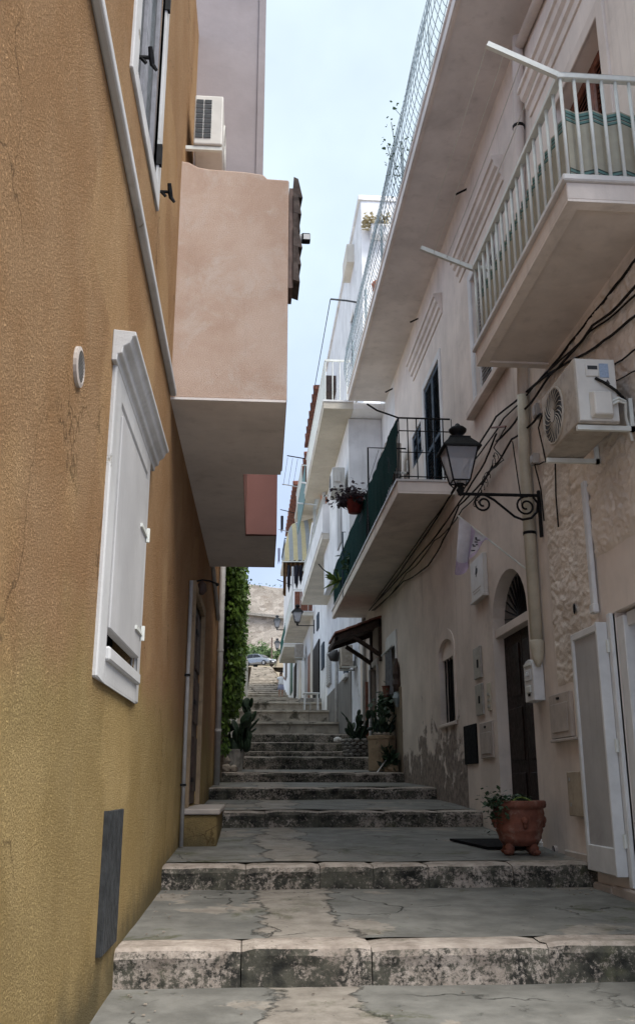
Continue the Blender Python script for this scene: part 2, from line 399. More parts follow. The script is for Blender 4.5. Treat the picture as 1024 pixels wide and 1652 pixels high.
def leafmat(name, a, c2, scale=8.0):
    m, n, l, b = newmat(name); p = pos(n)
    c = mixc(n, l, ramp(n, l, tnoise(n, l, p, scale, 4, 0.7), 0.32, 0.68), a, c2)
    l.new(c, b.inputs['Base Color']); b.inputs['Roughness'].default_value = 0.55; b.inputs['Specular IOR Level'].default_value = 0.35
    tr = n.new('ShaderNodeBsdfTranslucent'); l.new(c, tr.inputs[0])
    ms = n.new('ShaderNodeMixShader'); ms.inputs[0].default_value = 0.25
    out = [x for x in n if x.type == 'OUTPUT_MATERIAL'][0]
    l.new(b.outputs[0], ms.inputs[1]); l.new(tr.outputs[0], ms.inputs[2]); l.new(ms.outputs[0], out.inputs[0])
def glassmat(name, col, rough=0.12, trans=0.0):
    m, n, l, b = newmat(name); b.inputs['Base Color'].default_value = (*col, 1); b.inputs['Roughness'].default_value = rough
    b.inputs['Specular IOR Level'].default_value = 0.5
    if trans: b.inputs['Alpha'].default_value = 1 - trans

flat('pale_kerb', (0.42, 0.37, 0.31), 0.9, 0.2, 2.5, bmp=0.6, bscale=9, dirt=(0.10, 0.09, 0.07), dscale=1.6, dlo=0.54, dhi=0.62)
make_stucco(); make_kerb(); make_tread(); make_rubble()
plaster('plaster_pink', (0.78, 0.70, 0.635), (0.2, 0.16, 0.14), 0.32, 22, 0.3)
plaster('plaster_door', (0.68, 0.595, 0.53), (0.24, 0.2, 0.175), 0.4, 20, 0.35)
plaster('plaster_rough', (0.74, 0.665, 0.59), (0.2, 0.16, 0.13), 0.45, 60, 0.9)
plaster('plaster_smooth', (0.70, 0.62, 0.56), (0.22, 0.19, 0.17), 0.25, 30, 0.2)
plaster('plaster_white', (0.78, 0.775, 0.775), (0.3, 0.28, 0.26), 0.3, 18, 0.25, patch=(0.3, 0.28, 0.25), patch_rng=(0.66, 0.74))
plaster('plaster_blue', (0.70, 0.72, 0.78), (0.25, 0.25, 0.26), 0.35, 18, 0.3, patch=(0.2, 0.2, 0.19), patch_rng=(0.6, 0.68))
plaster('plaster_cream', (0.70, 0.65, 0.57), (0.3, 0.25, 0.2), 0.3, 18, 0.25)
plaster('soffit', (0.72, 0.665, 0.63), (0.2, 0.17, 0.15), 0.3, 14, 0.2)
plaster('soffit_cream', (0.58, 0.53, 0.45), (0.3, 0.24, 0.18), 0.3, 14, 0.2)
plaster('mauve', (0.30, 0.265, 0.27), (0.16, 0.13, 0.13), 0.3, 22, 0.25)
def make_bay():
    m, n, l, b = newmat('bay'); p = pos(n)
    c = mixc(n, l, ramp(n, l, tnoise(n, l, p, 1.6, 7, 0.65, 0.4), 0.3, 0.7), (0.46, 0.325, 0.25), (0.55, 0.425, 0.35))
    c = mixc(n, l, ramp(n, l, tnoise(n, l, p, 2.6, 9, 0.72, 0.5), 0.48, 0.72, 0, 0.6), c, (0.60, 0.54, 0.49))
    g = tnoise(n, l, p, 130, 6, 0.8)
    c = mixc(n, l, ramp(n, l, g, 0.52, 0.68, 0, 0.5), c, (0.66, 0.58, 0.51))
    c = mixc(n, l, ramp(n, l, g, 0.48, 0.34, 0, 0.45), c, (0.24, 0.13, 0.09))
    c = mixc(n, l, ramp(n, l, tnoise(n, l, sc_vec(n, l, p, (6, 6, .5)), 1.0, 6, 0.65), 0.55, 0.85, 0, 0.35), c, (0.25, 0.18, 0.15))
    l.new(c, b.inputs['Base Color']); b.inputs['Roughness'].default_value = 0.95; b.inputs['Specular IOR Level'].default_value = 0.1
    bump(n, l, g, b, 0.6, 0.014)
make_bay()
plaster('bay_red', (0.34, 0.175, 0.15), (0.3, 0.12, 0.1), 0.3, 90, 0.7)
plaster('dado_slab', (0.25, 0.205, 0.15), (0.1, 0.085, 0.07), 0.6, 35, 0.6)
plaster('cement', (0.2, 0.19, 0.18), (0.08, 0.075, 0.07), 0.5, 30, 0.6)
flat('white_paint', (0.63, 0.63, 0.63), 0.5, 0.06, 5, dirt=(0.3, 0.27, 0.24), dscale=4, dlo=0.62, dhi=0.85)
plaster('old_white', (0.49, 0.485, 0.48), (0.22, 0.2, 0.18), 0.5, 40, 0.35, patch=(0.27, 0.25, 0.21), patch_rng=(0.66, 0.69))
plaster('shutter_grey', (0.42, 0.412, 0.41), (0.22, 0.2, 0.19), 0.45, 30, 0.2, patch=(0.3, 0.27, 0.23), patch_rng=(0.70, 0.72))
flat('rail_white', (0.63, 0.64, 0.6), 0.4, 0.06, 8)
flat('cream_metal', (0.50, 0.455, 0.36), 0.45, 0.08, 6, dirt=(0.25, 0.2, 0.13), dscale=5, dlo=0.6, dhi=0.8)
flat('grey_pipe', (0.40, 0.385, 0.37), 0.55, 0.1, 7)
flat('iron', (0.01, 0.01, 0.011), 0.6, 0.3, 20, spec=0.15)
flat('cable', (0.018, 0.016, 0.015), 0.7, 0.3, 20, spec=0.1)
flat('dark_paint', (0.055, 0.06, 0.065), 0.45, 0.2, 12)
flat('shutter_mid', (0.2, 0.2, 0.22), 0.5, 0.15, 10)
flat('blue_shutter', (0.035, 0.055, 0.078), 0.6, 0.2, 9, spec=0.12)
flat('door_brown', (0.02, 0.012, 0.011), 0.55, 0.3, 9, spec=0.15)
flat('door_dark', (0.012, 0.012, 0.013), 0.6, 0.3, 9, spec=0.12)
flat('door_wood', (0.075, 0.05, 0.042), 0.6, 0.25, 9)
flat('door_red', (0.2, 0.075, 0.045), 0.55, 0.25, 9)
flat('green_paint', (0.015, 0.095, 0.07), 0.5, 0.2, 9)
flat('black_panel', (0.008, 0.008, 0.009), 0.8, 0.2, 9, spec=0.08)
flat('terracotta', (0.165, 0.058, 0.037), 0.75, 0.22, 9, bmp=0.25, bscale=40, dirt=(0.25, 0.16, 0.125), dscale=7, dlo=0.52, dhi=0.72)
flat('terracotta_orange', (0.5, 0.16, 0.07), 0.75, 0.15, 9)
flat('pot_red', (0.2, 0.03, 0.025), 0.55, 0.2, 9)
flat('roof_tile', (0.17, 0.062, 0.04), 0.85, 0.3, 5, bmp=0.3, dirt=(0.06, 0.045, 0.035), dscale=4)
flat('tile_dark', (0.09, 0.07, 0.062), 0.85, 0.35, 9, bmp=0.5, bscale=25)
flat('beam', (0.05, 0.03, 0.022), 0.7, 0.25, 12)
flat('board_brown', (0.14, 0.095, 0.08), 0.7, 0.2, 9)
flat('board_dark', (0.03, 0.032, 0.034), 0.65, 0.3, 14, bmp=0.3)
flat('ac_white', (0.60, 0.58, 0.54), 0.45, 0.05, 5, dirt=(0.42, 0.38, 0.33), dscale=6, dlo=0.55, dhi=0.8)
flat('ac_dirty', (0.40, 0.355, 0.30), 0.55, 0.1, 7, dirt=(0.2, 0.16, 0.13), dscale=6, dlo=0.5, dhi=0.75)
flat('ac_dark', (0.04, 0.045, 0.05), 0.6, 0.2, 15)
flat('label_blue', (0.3, 0.38, 0.5), 0.4, 0.1, 60)
flat('steel', (0.42, 0.4, 0.37), 0.4, 0.1, 12, metal=0.5)
flat('galvanised', (0.27, 0.32, 0.34), 0.5, 0.12, 12, metal=0.3)
flat('box_beige', (0.37, 0.31, 0.235), 0.7, 0.12, 7, bmp=0.2, dirt=(0.2, 0.16, 0.12), dscale=8, dlo=0.6, dhi=0.75)
flat('box_plaster', (0.43, 0.375, 0.335), 0.65, 0.08, 7)
flat('marble', (0.58, 0.56, 0.54), 0.4, 0.06, 5)
flat('ink', (0.06, 0.055, 0.06), 0.6, 0.1, 9)
flat('sandstone', (0.32, 0.235, 0.15), 0.9, 0.2, 5, bmp=0.6, bscale=22, dirt=(0.13, 0.1, 0.07), dscale=5)
flat('grey_stone', (0.27, 0.25, 0.225), 0.9, 0.25, 7, bmp=0.6, bscale=25, dirt=(0.08, 0.08, 0.065), dscale=6)
flat('rock', (0.26, 0.22, 0.18), 0.9, 0.3, 6, bmp=0.6, bscale=18)
flat('soil', (0.06, 0.045, 0.03), 0.95, 0.3, 20)
flat('cactus', (0.022, 0.042, 0.022), 0.5, 0.3, 9, dirt=(0.05, 0.08, 0.035), dscale=12)
flat('shade_net', (0.004, 0.026, 0.023), 0.95, 0.15, 20, bmp=0.4, bscale=90, spec=0.03)
flat('dark_cloth', (0.02, 0.02, 0.03), 0.9, 0.2, 15)
flat('brown_cloth', (0.10, 0.05, 0.02), 0.9, 0.3, 12)
flat('white_cloth', (0.8, 0.79, 0.8), 0.9, 0.06, 12)
flat('lilac', (0.46, 0.37, 0.47), 0.9, 0.08, 12)
flat('flag_white', (0.56, 0.53, 0.55), 0.9, 0.06, 12)
flat('grey_cloth', (0.13, 0.13, 0.14), 0.9, 0.15, 12)
flat('skin', (0.4, 0.23, 0.16), 0.6, 0.08, 20)
flat('hair', (0.09, 0.045, 0.03), 0.6, 0.2, 40)
flat('skirt', (0.32, 0.33, 0.45), 0.85, 0.1, 25)
flat('car_paint', (0.30, 0.32, 0.35), 0.25, 0.05, 5, metal=0.5, spec=0.5)
flat('car_black', (0.02, 0.02, 0.022), 0.4, 0.2, 9)
flat('sand', (0.27, 0.22, 0.16), 0.95, 0.15, 0.6, bmp=0.5, bscale=4)
flat('yellow_cloth', (0.55, 0.45, 0.22), 0.9, 0.1, 5)
flat('teal_cloth', (0.13, 0.22, 0.22), 0.8, 0.1, 5)
flat('bark', (0.1, 0.075, 0.055), 0.9, 0.25, 12)
leafmat('ivy', (0.022, 0.055, 0.01), (0.15, 0.24, 0.04), 4)
leafmat('bush', (0.025, 0.055, 0.016), (0.16, 0.24, 0.09), 1.2)
leafmat('pot_leaf', (0.02, 0.045, 0.025), (0.06, 0.1, 0.05), 14)
leafmat('purple_leaf', (0.02, 0.008, 0.012), (0.09, 0.07, 0.08), 14)
leafmat('yucca', (0.1, 0.16, 0.03), (0.24, 0.3, 0.08), 14)
leafmat('dry_flower', (0.25, 0.2, 0.1), (0.5, 0.44, 0.3), 14)
glassmat('pane_dark', (0.02, 0.022, 0.025), 0.08)
glassmat('pane_milky', (0.42, 0.42, 0.45), 0.3, 0.45)
glassmat('lens', (0.1, 0.12, 0.14), 0.05)
G1, G2, G3, BE = (0.02, 0.05, 0.045), (0.11, 0.22, 0.2), (0.035, 0.04, 0.05), (0.40, 0.365, 0.285)

# ================================================================ the stepped street
ST = [(5.58, .003, .197), (7.98, .26, .435), (11.76, .575, .76), (14.55, .86, 1.03), (17.5, 1.12, 1.29)]
for y_, t_ in ((20.3, 1.644), (21.9, 1.822), (24.0, 2.11), (26.4, 2.45), (29.5, 2.98), (33.0, 3.61), (36.5, 4.19)):
    ST.append((y_, ST[-1][2] + 0.035 * (y_ - ST[-1][0]), t_))
for i in range(1, 9):
    y_ = 36.5 + 3.44 * i; ST.append((y_, ST[-1][2] + 0.1, 4.19 + 0.3325 * i))
for i in range(1, 21):
    y_ = 64.02 + 2.4 * i; ST.append((y_, ST[-1][2] + 0.06, 6.85 + 0.392 * i))
def ground(y):
    if y < ST[0][0]: return ST[0][1] - 0.02 * (ST[0][0] - y)
    for i in range(len(ST) - 1):
        if y < ST[i+1][0]:
            t = (y - ST[i][0]) / (ST[i+1][0] - ST[i][0]); return ST[i][2] + t * (ST[i+1][1] - ST[i][2])
    return ST[-1][2]
def leftx(y): return BL + ML * y if y < 15.9 else -0.64 + 0.0105 * y
terr = MB()
terr.grid(lambda u, v: (-60 + 120 * u, -6 + 260 * v, min(ground(-6 + 260 * v), 15.0) - 0.35 - (0.4 if abs(-60 + 120 * u - 1.2) > 2.5 else 0)), 40, 130)
struct(terr.build('ground', 'sand'))
JOINTS = {0: [-.75, .0, .72, 1.72, 2.5, 3.1], 1: [-.7, .02, .62, 1.05, 1.5, 2.2, 3.0], 2: [-.62, .25, .9, 1.7, 2.35, 2.98], 3: [-.6, .3, 1.2, 2.1, 2.98], 4: [-.58, .4, 1.3, 2.0, 2.98]}
def tread(i):
    y0 = ST[i][0] if i >= 0 else -4.0; y1 = ST[i+1][0] + 0.05 if i + 1 < len(ST) else y0 + 3
    z0 = ST[i][2] if i >= 0 else ground(-4.0); z1 = ST[i+1][1] if i + 1 < len(ST) else z0 + 0.02
    kd = 0.30 if i >= 0 else 0.0
    near = i < 4
    nx, ny = (40, 24) if near else (8, 2)
    xl, xr = -1.3, 3.1
    def fn(u, v):
        x = xl + (xr - xl) * u; y = y0 + kd + (y1 - y0 - kd) * v; z = z0 + (z1 - z0) * ((y - y0) / (y1 - y0)) - 0.004
        if near: z += 0.009 * fbm((x * 0.9, y * 0.9, 3.1)) + 0.003 * fbm((x * 5, y * 5, 1.0))
        return (x, y, z)
    o = struct(MB().grid(fn, nx, ny).build('landing', 'tread' if i < 9 else 'pale_kerb', smooth=True))
    if i < 0: return
    rr = random.Random(i * 13 + 5)
    if i in JOINTS: js = JOINTS[i]
    else:
        k = 4 if i < 12 else (3 if i < 20 else 2); a, b = (leftx(y0) - 0.05, 2.98)
        js = [a] + [a + (b - a) * (q + rr.uniform(-.2, .2)) / k for q in range(1, k)] + [b]
    for a, b in zip(js[:-1], js[1:]):
        g = 0.0028 if near else 0.004
        lift = rr.uniform(-0.002, 0.006); push = rr.uniform(-0.012, 0.012); tilt = rr.uniform(-0.004, 0.004)
        h = ST[i][2] - ST[i][1]
        n = 10 if i < 2 else (5 if i < 6 else 1)
        # cross section: rounded worn nose
        sec = [(kd, -h - 0.1), (0.0, -h - 0.1), (0.004, -h * 0.55), (-0.006, -0.05), (0.006, -0.016), (0.035, -0.001), (kd * 0.55, 0.002), (kd, 0.0)]
        if i >= 9: sec = [(kd, -h - 0.1), (0.07, -h - 0.1), (0.07, -h * 0.6), (0.06, -0.09), (-0.03, -0.085), (-0.03, -0.016), (kd * 0.55, 0.002), (kd, 0.0)]
        mb = MB(); m = len(sec)
        for q in range(n + 1):
            x = a + g + (b - a - 2 * g) * q / n
            for (dy, dz) in sec:
                s1 = 0.016 if i < 6 else 0.008
                nz = s1 * fbm((x * 3.1, dy * 9 + i * 7, dz * 6)); ny_ = s1 * fbm((x * 4.3 + 9, dz * 8, i * 3.3))
                if dz < -h: nz = ny_ = 0
                if dy >= kd: nz *= 0.2; ny_ = 0
                endr = 0.012 if q in (0, n) and dz > -0.06 else 0.0
                mb.v.append(Vector((x, y0 + push + dy + ny_ + endr, ST[i][2] + lift + tilt * (q / n - .5) + dz + nz * 0.6 - endr)))
        for q in range(n):
            for k in range(m):
                k2 = (k + 1) % m; mb.f.append((q*m+k, q*m+k2, (q+1)*m+k2, (q+1)*m+k))
        mb.f.append(tuple(range(m))); mb.f.append(tuple(n*m + k for k in reversed(range(m))))
        mb.build('kerb_stone', 'kerbstone' if i < 9 else 'pale_kerb', o, smooth=False)
for i in range(-1, len(ST)): tread(i)
# upper square in front of the rampart
struct(MB().grid(lambda u, v: (-25 + 60 * u, 112.3 + 30 * v, ST[-1][2] + 0.012 + 3.9 * v + 0.12 * v * fbm((u * 9, v * 6, 0))), 20, 10).build('square', 'sand', smooth=True))
# sheet of mortar debris and leaf litter on the near landings: tiny crumbs, uncountable
deb = MB(); rr = random.Random(3)
for k in range(220):
    x = rr.choice([rr.gauss(-.55, .12), rr.uniform(-.6, 2.8), rr.gauss(2.6, .15)]); y = rr.choice([rr.uniform(4.6, 5.5), rr.uniform(5.95, 7.9), rr.uniform(7.5, 7.95), rr.uniform(8.35, 11.5)])
    if x < leftx(y) + 0.02 or x > 2.86: continue
    s = rr.uniform(0.003, 0.008); deb.obox((x, y, ground(y) + s * 0.3), (s, 0, 0), (0, s * 0.8, 0), (0, 0, s * 0.4))
o = deb.build('crumbs', 'rock', weld=False); o['kind'] = 'stuff'; o['label'] = 'loose mortar crumbs scattered along the near landings'

# ================================================================ left: yellow house
SOF = 2.985 + EZ      # underside of the projecting room
lh = thing('stucco_house', 'yellow and orange stucco house along the left side of the steps', 'house', FL.p(7, 0, -1))
W1 = rect(4.42, 5.46, 3.90 + EZ, 6.1 + EZ)
W2 = rect(4.56, 5.72, 0.60 + EZ, 1.92 + EZ)
LD = rect(9.95, 11.55, -0.21 + EZ, 2.02 + EZ)
MB().wall(FL, [(2.2, -0.6), (15.85, -0.6), (15.85, 8.6), (2.2, 8.6)], [W1, W2, LD], depth=0.16, back=0.6).build('wall', 'stucco', lh)
rm = MB().box(-3.4, -1.35, 2.2, 15.85, -0.5, 8.6); rm.build('rear_wall', 'stucco', lh)
# upper window with dark shutters
wf = MB()
a0, a1, b0, b1 = 4.42, 5.46, 3.90 + EZ, 6.1 + EZ
for (p, q, r_, s_) in ((a0 - .17, a0, b0 - .13, b1), (a1, a1 + .13, b0 - .13, b1), (a0, a1, b0 - .13, b0)): wf.fbox(FL, p, q, r_, s_, -0.02, 0.018)
win = wf.build('window', 'old_white', lh, bevel=0.006)
MB().fbox(FL, a0, a1, b0, b1, -0.155, -0.14).build('backing', 'black_panel', win)
for (p, q) in ((a0 + .012, (a0 + a1) / 2 - .004), ((a0 + a1) / 2 + .004, a1 - .012)):
    lf = MB()
    for (pp, qq, r_, s_) in ((p, p + .07, b0 + .01, b1), (q - .07, q, b0 + .01, b1), (p + .07, q - .07, b0 + .01, b0 + .1)): lf.fbox(FL, pp, qq, r_, s_, -0.065, -0.02)
    sh = lf.build('shutter', 'shutter_mid', win, bevel=0.006)
    MB().fbox(FL, p + .07, q - .07, b0 + .1, b1, -0.055, -0.045).build('panel', 'dark_paint', sh)
for bb in (4.05 + EZ, 5.35 + EZ): MB().fbox(FL, a1 - .01, a1 + .03, bb, bb + .16, -0.0, 0.035).build('hinge', 'iron', win)
def catch(nm, u, v, lab):
    a, b = FL.px(u, v)
    t = thing('shutter_catch', lab, 'shutter catch', FL.p(a, b, 0), 'iron shutter catches')
    MB().tube([FL.p(a, b, -.01), FL.p(a, b, .08)], .012, 6).tube([FL.p(a, b, .02), FL.p(a + .01, b - .03, .05)], .012, 6).build('stem', 'iron', t)
    MB().tube([FL.p(a - .03, b + .05, .075), FL.p(a, b, .08), FL.p(a + .02, b - .03, .085), FL.p(a + .03, b - .06, .11)], [.014, .018, .016, .01], 6).build('figure', 'iron', t)
catch('c', 222, 92, 'black iron catch across the dark shutters of the upper left window')
catch('c', 256, 309, 'black iron catch on the orange wall below the upper left window')
# diagonal-looking conduit: a square duct running level along the wall
z1_, z2_ = 3.30 + EZ, 3.03 + EZ
cdp = MB().hexa([FL.p(2.3, z1_ - .035, 0), FL.p(2.3, z1_ - .035, .05), FL.p(6.97, z2_ - .03, .05), FL.p(6.97, z2_ - .03, 0), FL.p(2.3, z1_ + .035, 0), FL.p(2.3, z1_ + .035, .05), FL.p(6.97, z2_ + .03, .05), FL.p(6.97, z2_ + .03, 0)])
tag(cdp.build('wall_duct', 'old_white', bevel=0.012, seg=2, origin=FL.p(4.5, 4, 0)), 'long off-white duct running up the orange wall past the shutters', 'duct')
# round vent
va, vb = FL.px(125, 592)
vt = thing('round_vent', 'round white vent grille in the left wall beside the shuttered window', 'vent', FL.p(va, vb, 0))
mb = MB(); N = 20; R0, R1 = 0.085, 0.068
for k in range(N):
    t0, t1 = 2*math.pi*k/N, 2*math.pi*(k+1)/N
    def c_(t, r, o): return FL.p(va + r*math.cos(t), vb + r*math.sin(t), o)
    mb.add([c_(t0,R0,0),c_(t1,R0,0),c_(t1,R0,.014),c_(t0,R0,.014),c_(t0,R1,.018),c_(t1,R1,.018),c_(t0,R1,.004),c_(t1,R1,.004)], [(0,1,2,3),(3,2,5,4),(4,5,7,6)])
mb.build('rim', 'box_plaster', vt, smooth=False)
MB().add([FL.p(va + R1*math.cos(2*math.pi*k/N), vb + R1*math.sin(2*math.pi*k/N), .004) for k in range(N)], [tuple(range(N))]).build('backing', 'black_panel', vt)
for k in range(9):
    h = -.056 + k * .014; wd = math.sqrt(R1*R1 - h*h)
    MB().obox(FL.p(va, vb + h, .010), (.006, 0, -.004), (0, wd, 0), (.0005, 0, .0008)).build('slat', 'grey_pipe', vt)
# shuttered white window with cornice
a0, a1, b0, b1 = 4.56, 5.72, 0.60 + EZ, 1.92 + EZ
wf = MB()
for (p, q, r_, s_, o) in ((a0 - .20, a0, b0 - .12, b1 + .14, .022), (a1, a1 + .12, b0 - .12, b1 + .14, .022), (a0, a1, b1, b1 + .14, .022), (a0, a1, b0 - .12, b0, .022)):
    wf.fbox(FL, p, q, r_, s_, -0.02, o)
win = wf.build('window', 'old_white', lh, bevel=0.008)
cz = b1 + .12
cor = MB(); prof = [(0, 0), (.03, 0), (.035, .05), (.06, .06), (.065, .11), (.10, .14), (.115, .19), (.135, .20), (.135, .235), (0, .25)]
cor.prism([FL.p(a0 - .26, cz + b * .68, o * .85) for (o, b) in prof], FL.p(a1 + .30, 0, 0) - FL.p(a0 - .26, 0, 0))
cor.build('cornice', 'old_white', win, bevel=0.004)
MB().fbox(FL, a0 + .0, a1, b0 - .02, b0 + .05, -0.1, 0.045).build('sill', 'old_white', win, bevel=0.01)
MB().fbox(FL, a0, a1, b0, b1, -0.155, -0.135).build('backing', 'black_panel', win)
lf = MB().fbox(FL, a0 + .03, a1 - .01, b0 + .14, b1 - .06, -0.02, 0.03)
sh = lf.build('shutter', 'shutter_grey', win, bevel=0.006)
MB().fbox(FL, a0, a1, b1 - .055, b1, -0.05, 0.012).build('head_board', 'old_white', win)
for bb in (b0 + .28, b1 - .42):
    MB().fbox(FL, a1 - .26, a1 + .02, bb, bb + .022, .03, .042).build('strap_hinge', 'rail_white', sh)
    MB().tube([FL.p(a1 + .01, bb - .03, .04), FL.p(a1 + .01, bb + .06, .04)], .014, 6).build('pintle', 'rail_white', sh)
# dark ribbed board at the foot of the wall
a0, b0_ = FL.px(169, 1308); a1 = 5.44
bd = thing('ribbed_board', 'narrow dark ribbed board fixed low on the yellow wall', 'board', FL.p(a0, 0.2, 0))
zb, zt = -0.79 + EZ, -0.12 + EZ
MB().fbox(FL, a0 + .02, a1 - .02, zb + .01, zt - .01, 0, .012).build('backing', 'board_dark', bd)
nb_ = 9
for k in range(nb_):
    q = a0 + (a1 - a0) * k / nb_; MB().fbox(FL, q + .005, q + (a1 - a0) / nb_ - .005, zb, zt, .012, .03).build('slat', 'board_dark', bd, bevel=0.003)
MB().fbox(FL, a0 - .012, a0, zb, zt, 0, .026).build('edge_strip', 'board_dark', bd)
# old door, step and pipe
a0, a1, b0, b1 = 9.95, 11.55, -0.21 + EZ, 2.02 + EZ
fr_ = MB()
for (p, q, r_, s_) in ((a0 - .1, a0, b0, b1 + .1), (a1, a1 + .1, b0, b1 + .1), (a0, a1, b1, b1 + .1)): fr_.fbox(FL, p, q, r_, s_, -.02, .05)
dr = fr_.build('door_frame', 'sandstone', lh, bevel=0.006)
for k in range(2):
    p, q = (a0, (a0 + a1) / 2 - .005) if k == 0 else ((a0 + a1) / 2 + .005, a1)
    lf = MB().fbox(FL, p, q, b0 + .02, b1, -.06, -.01).build('door_leaf', 'door_wood', lh, bevel=0.004)
    for (r_, s_) in ((b0 + .15, b0 + .75), (b0 + .9, b0 + 1.4), (b0 + 1.5, b1 - .1)): MB().fbox(FL, p + .1, q - .1, r_, s_, -.01, .01).build('panel', 'door_wood', lf, bevel=0.008)
    for bb in (b0 + .25, b0 + 1.1, b0 + 1.9):
        MB().fbox(FL, p + .01, p + .3, bb, bb + .05, -.005, .016).build('strap_hinge', 'iron', lf)
MB().box(leftx(10) - .05, -.26, 9.55, 11.9, 0.2, -.27 + EZ).build('door_step', 'stucco', lh, bevel=0.03, seg=2)
MB().box(leftx(10) - .05, -.235, 9.52, 11.95, -.268 + EZ, -.215 + EZ).build('step_slab', 'box_plaster', lh, bevel=0.01)
pa = 9.42
t = thing('thin_pipe', 'thin grey pipe clipped to the wall beside the old left door', 'pipe', FL.p(pa, 0.5, .03))
MB().tube([FL.p(pa, 0.5, .03), FL.p(pa, 2.02 + EZ, .03)], .02, 8).build('tube', 'grey_pipe', t, smooth=True)
for bb in (1.05, 2.1): MB().fbox(FL, pa - .03, pa + .03, bb, bb + .02, 0, .055).build('clip', 'iron', t)
# small wall light with hanging arm by the door
q = FL.p(10.3, 2.2 + EZ, 0)
t = thing('door_light', 'small wrought wall light over the old door on the left', 'wall light', q)
MB().tube([q, q + Vector((.08, 0, .02)), q + Vector((.16, 0, .01)), q + Vector((.24, 0, -.02))], .01, 6).build('arm', 'iron', t)
MB().lathe([(.01, .06), (.05, .02), (.055, -.06), (.02, -.1)], q + Vector((.08, 0, -.05)), 10).build('shade', 'door_wood', t, smooth=True)
MB().ball(q + Vector((.25, 0, -.03)), .02, .02, .02).build('knob', 'iron', t)
# projecting upper room in three bays
XO = lambda y: 0.152 + 0.0158 * y
def bay(name, y0, y1, x1a, x1b, z0, z1, mat):
    xa, xb = leftx(y0) - .1, leftx(y1) - .1
    return MB().hexa([(xa,y0,z0),(x1a,y0,z0),(x1b,y1,z0),(xb,y1,z0),(xa,y0,z1),(x1a,y0,z1),(x1b,y1,z1),(xb,y1,z1)]).build(name, mat, lh)
S2 = SOF + 0.02
# near bay with weathered uneven top
ny_ = 7.0; top = [(-.75, 5.26), (-.66, 5.245), (-.60, 5.235), (-.52, 5.19), (-.42, 5.175), (-.12, 5.165), (.05, 5.145), (.085, 5.105), (.275, 5.10)]
bx_ = MB(); poly = [(-.75, ny_, S2), (.275, ny_, S2)] + [(x, ny_, z + EZ) for (x, z) in reversed(top)]
bx_.prism(poly, (0.03, 1.79, 0)); bx_.build('projecting_room', 'bay', lh, bevel=.014, seg=2)
bay('room_wall', 8.79, 11.2, -.085, -.05, S2, 5.1 + EZ, 'bay_red')
bay('room_wall', 11.2, 12.93, XO(11.2), XO(12.93), S2, 5.1 + EZ, 'bay_red')
so_ = MB()
so_.add([(-.75, 6.985, SOF), (.268, 6.985, SOF), (.292, 8.82, SOF), (-.084, 8.82, SOF), (-.06, 11.22, SOF), (.312, 11.2, SOF), (.358, 12.94, SOF), (-.6, 12.94, SOF)], [(0,1,2,3),(0,3,4,7),(4,5,6,7)])
so_.add([(-.75, 6.985, S2), (.268, 6.985, S2), (.292, 8.82, S2), (-.084, 8.82, S2), (-.06, 11.22, S2), (.312, 11.2, S2), (.358, 12.94, S2), (-.6, 12.94, S2)], [(0,3,2,1)])
so_.add([(-.75, 6.985, SOF), (.268, 6.985, SOF), (.268, 6.985, S2), (-.75, 6.985, S2), (.292, 8.82, SOF), (.292, 8.82, S2)], [(0,1,2,3),(1,4,5,2)])
so_.build('soffit', 'soffit', lh)
# dark tiles and board on the outer edge of the near bay
MB().box(.279, .315, 7.02, 7.3, 4.05 + EZ, 5.03 + EZ).build('fascia_board', 'board_brown', lh)
for k in range(6):
    z0 = 4.12 + EZ + k * .165; MB().hexa([(.316, 7.0 + .02*(k%2), z0), (.375 + .01*(k%3), 7.0, z0 - .02), (.375, 7.32, z0 - .02), (.316, 7.32, z0), (.316, 7.0, z0 + .19), (.355, 7.0, z0 + .17), (.355, 7.32, z0 + .17), (.316, 7.32, z0 + .19)]).build('roof_tile', 'tile_dark', lh)
q = Vector((.28, 7.06, 4.556 + EZ))
t = thing('spotlight', 'small white spotlight sticking out of the projecting room', 'spotlight', q)
MB().tube([q, q + Vector((.11, 0, 0))], .038, 12).build('stub', 'old_white', t, smooth=False)
MB().box(q.x + .11, q.x + .185, q.y - .035, q.y + .035, q.z - .035, q.z + .04).build('head', 'iron', t, bevel=0.008)
MB().box(q.x + .125, q.x + .182, q.y - .037, q.y - .0352, q.z - .025, q.z + .025).build('glass', 'white_paint', t)
# mauve upper storey set back, with corner band
MB().box(-.75, .046, 8.0, 12.9, 5.0 + EZ, 9.6).build('upper_storey', 'mauve', lh)
MB().box(-.02, .052, 7.985, 8.05, 5.0 + EZ, 9.6).build('corner_band', 'mauve', lh)
MB().box(-.75, -.2, 7.93, 7.995, 5.0 + EZ, 5.52 + EZ).build('door_panel', 'door_red', lh)

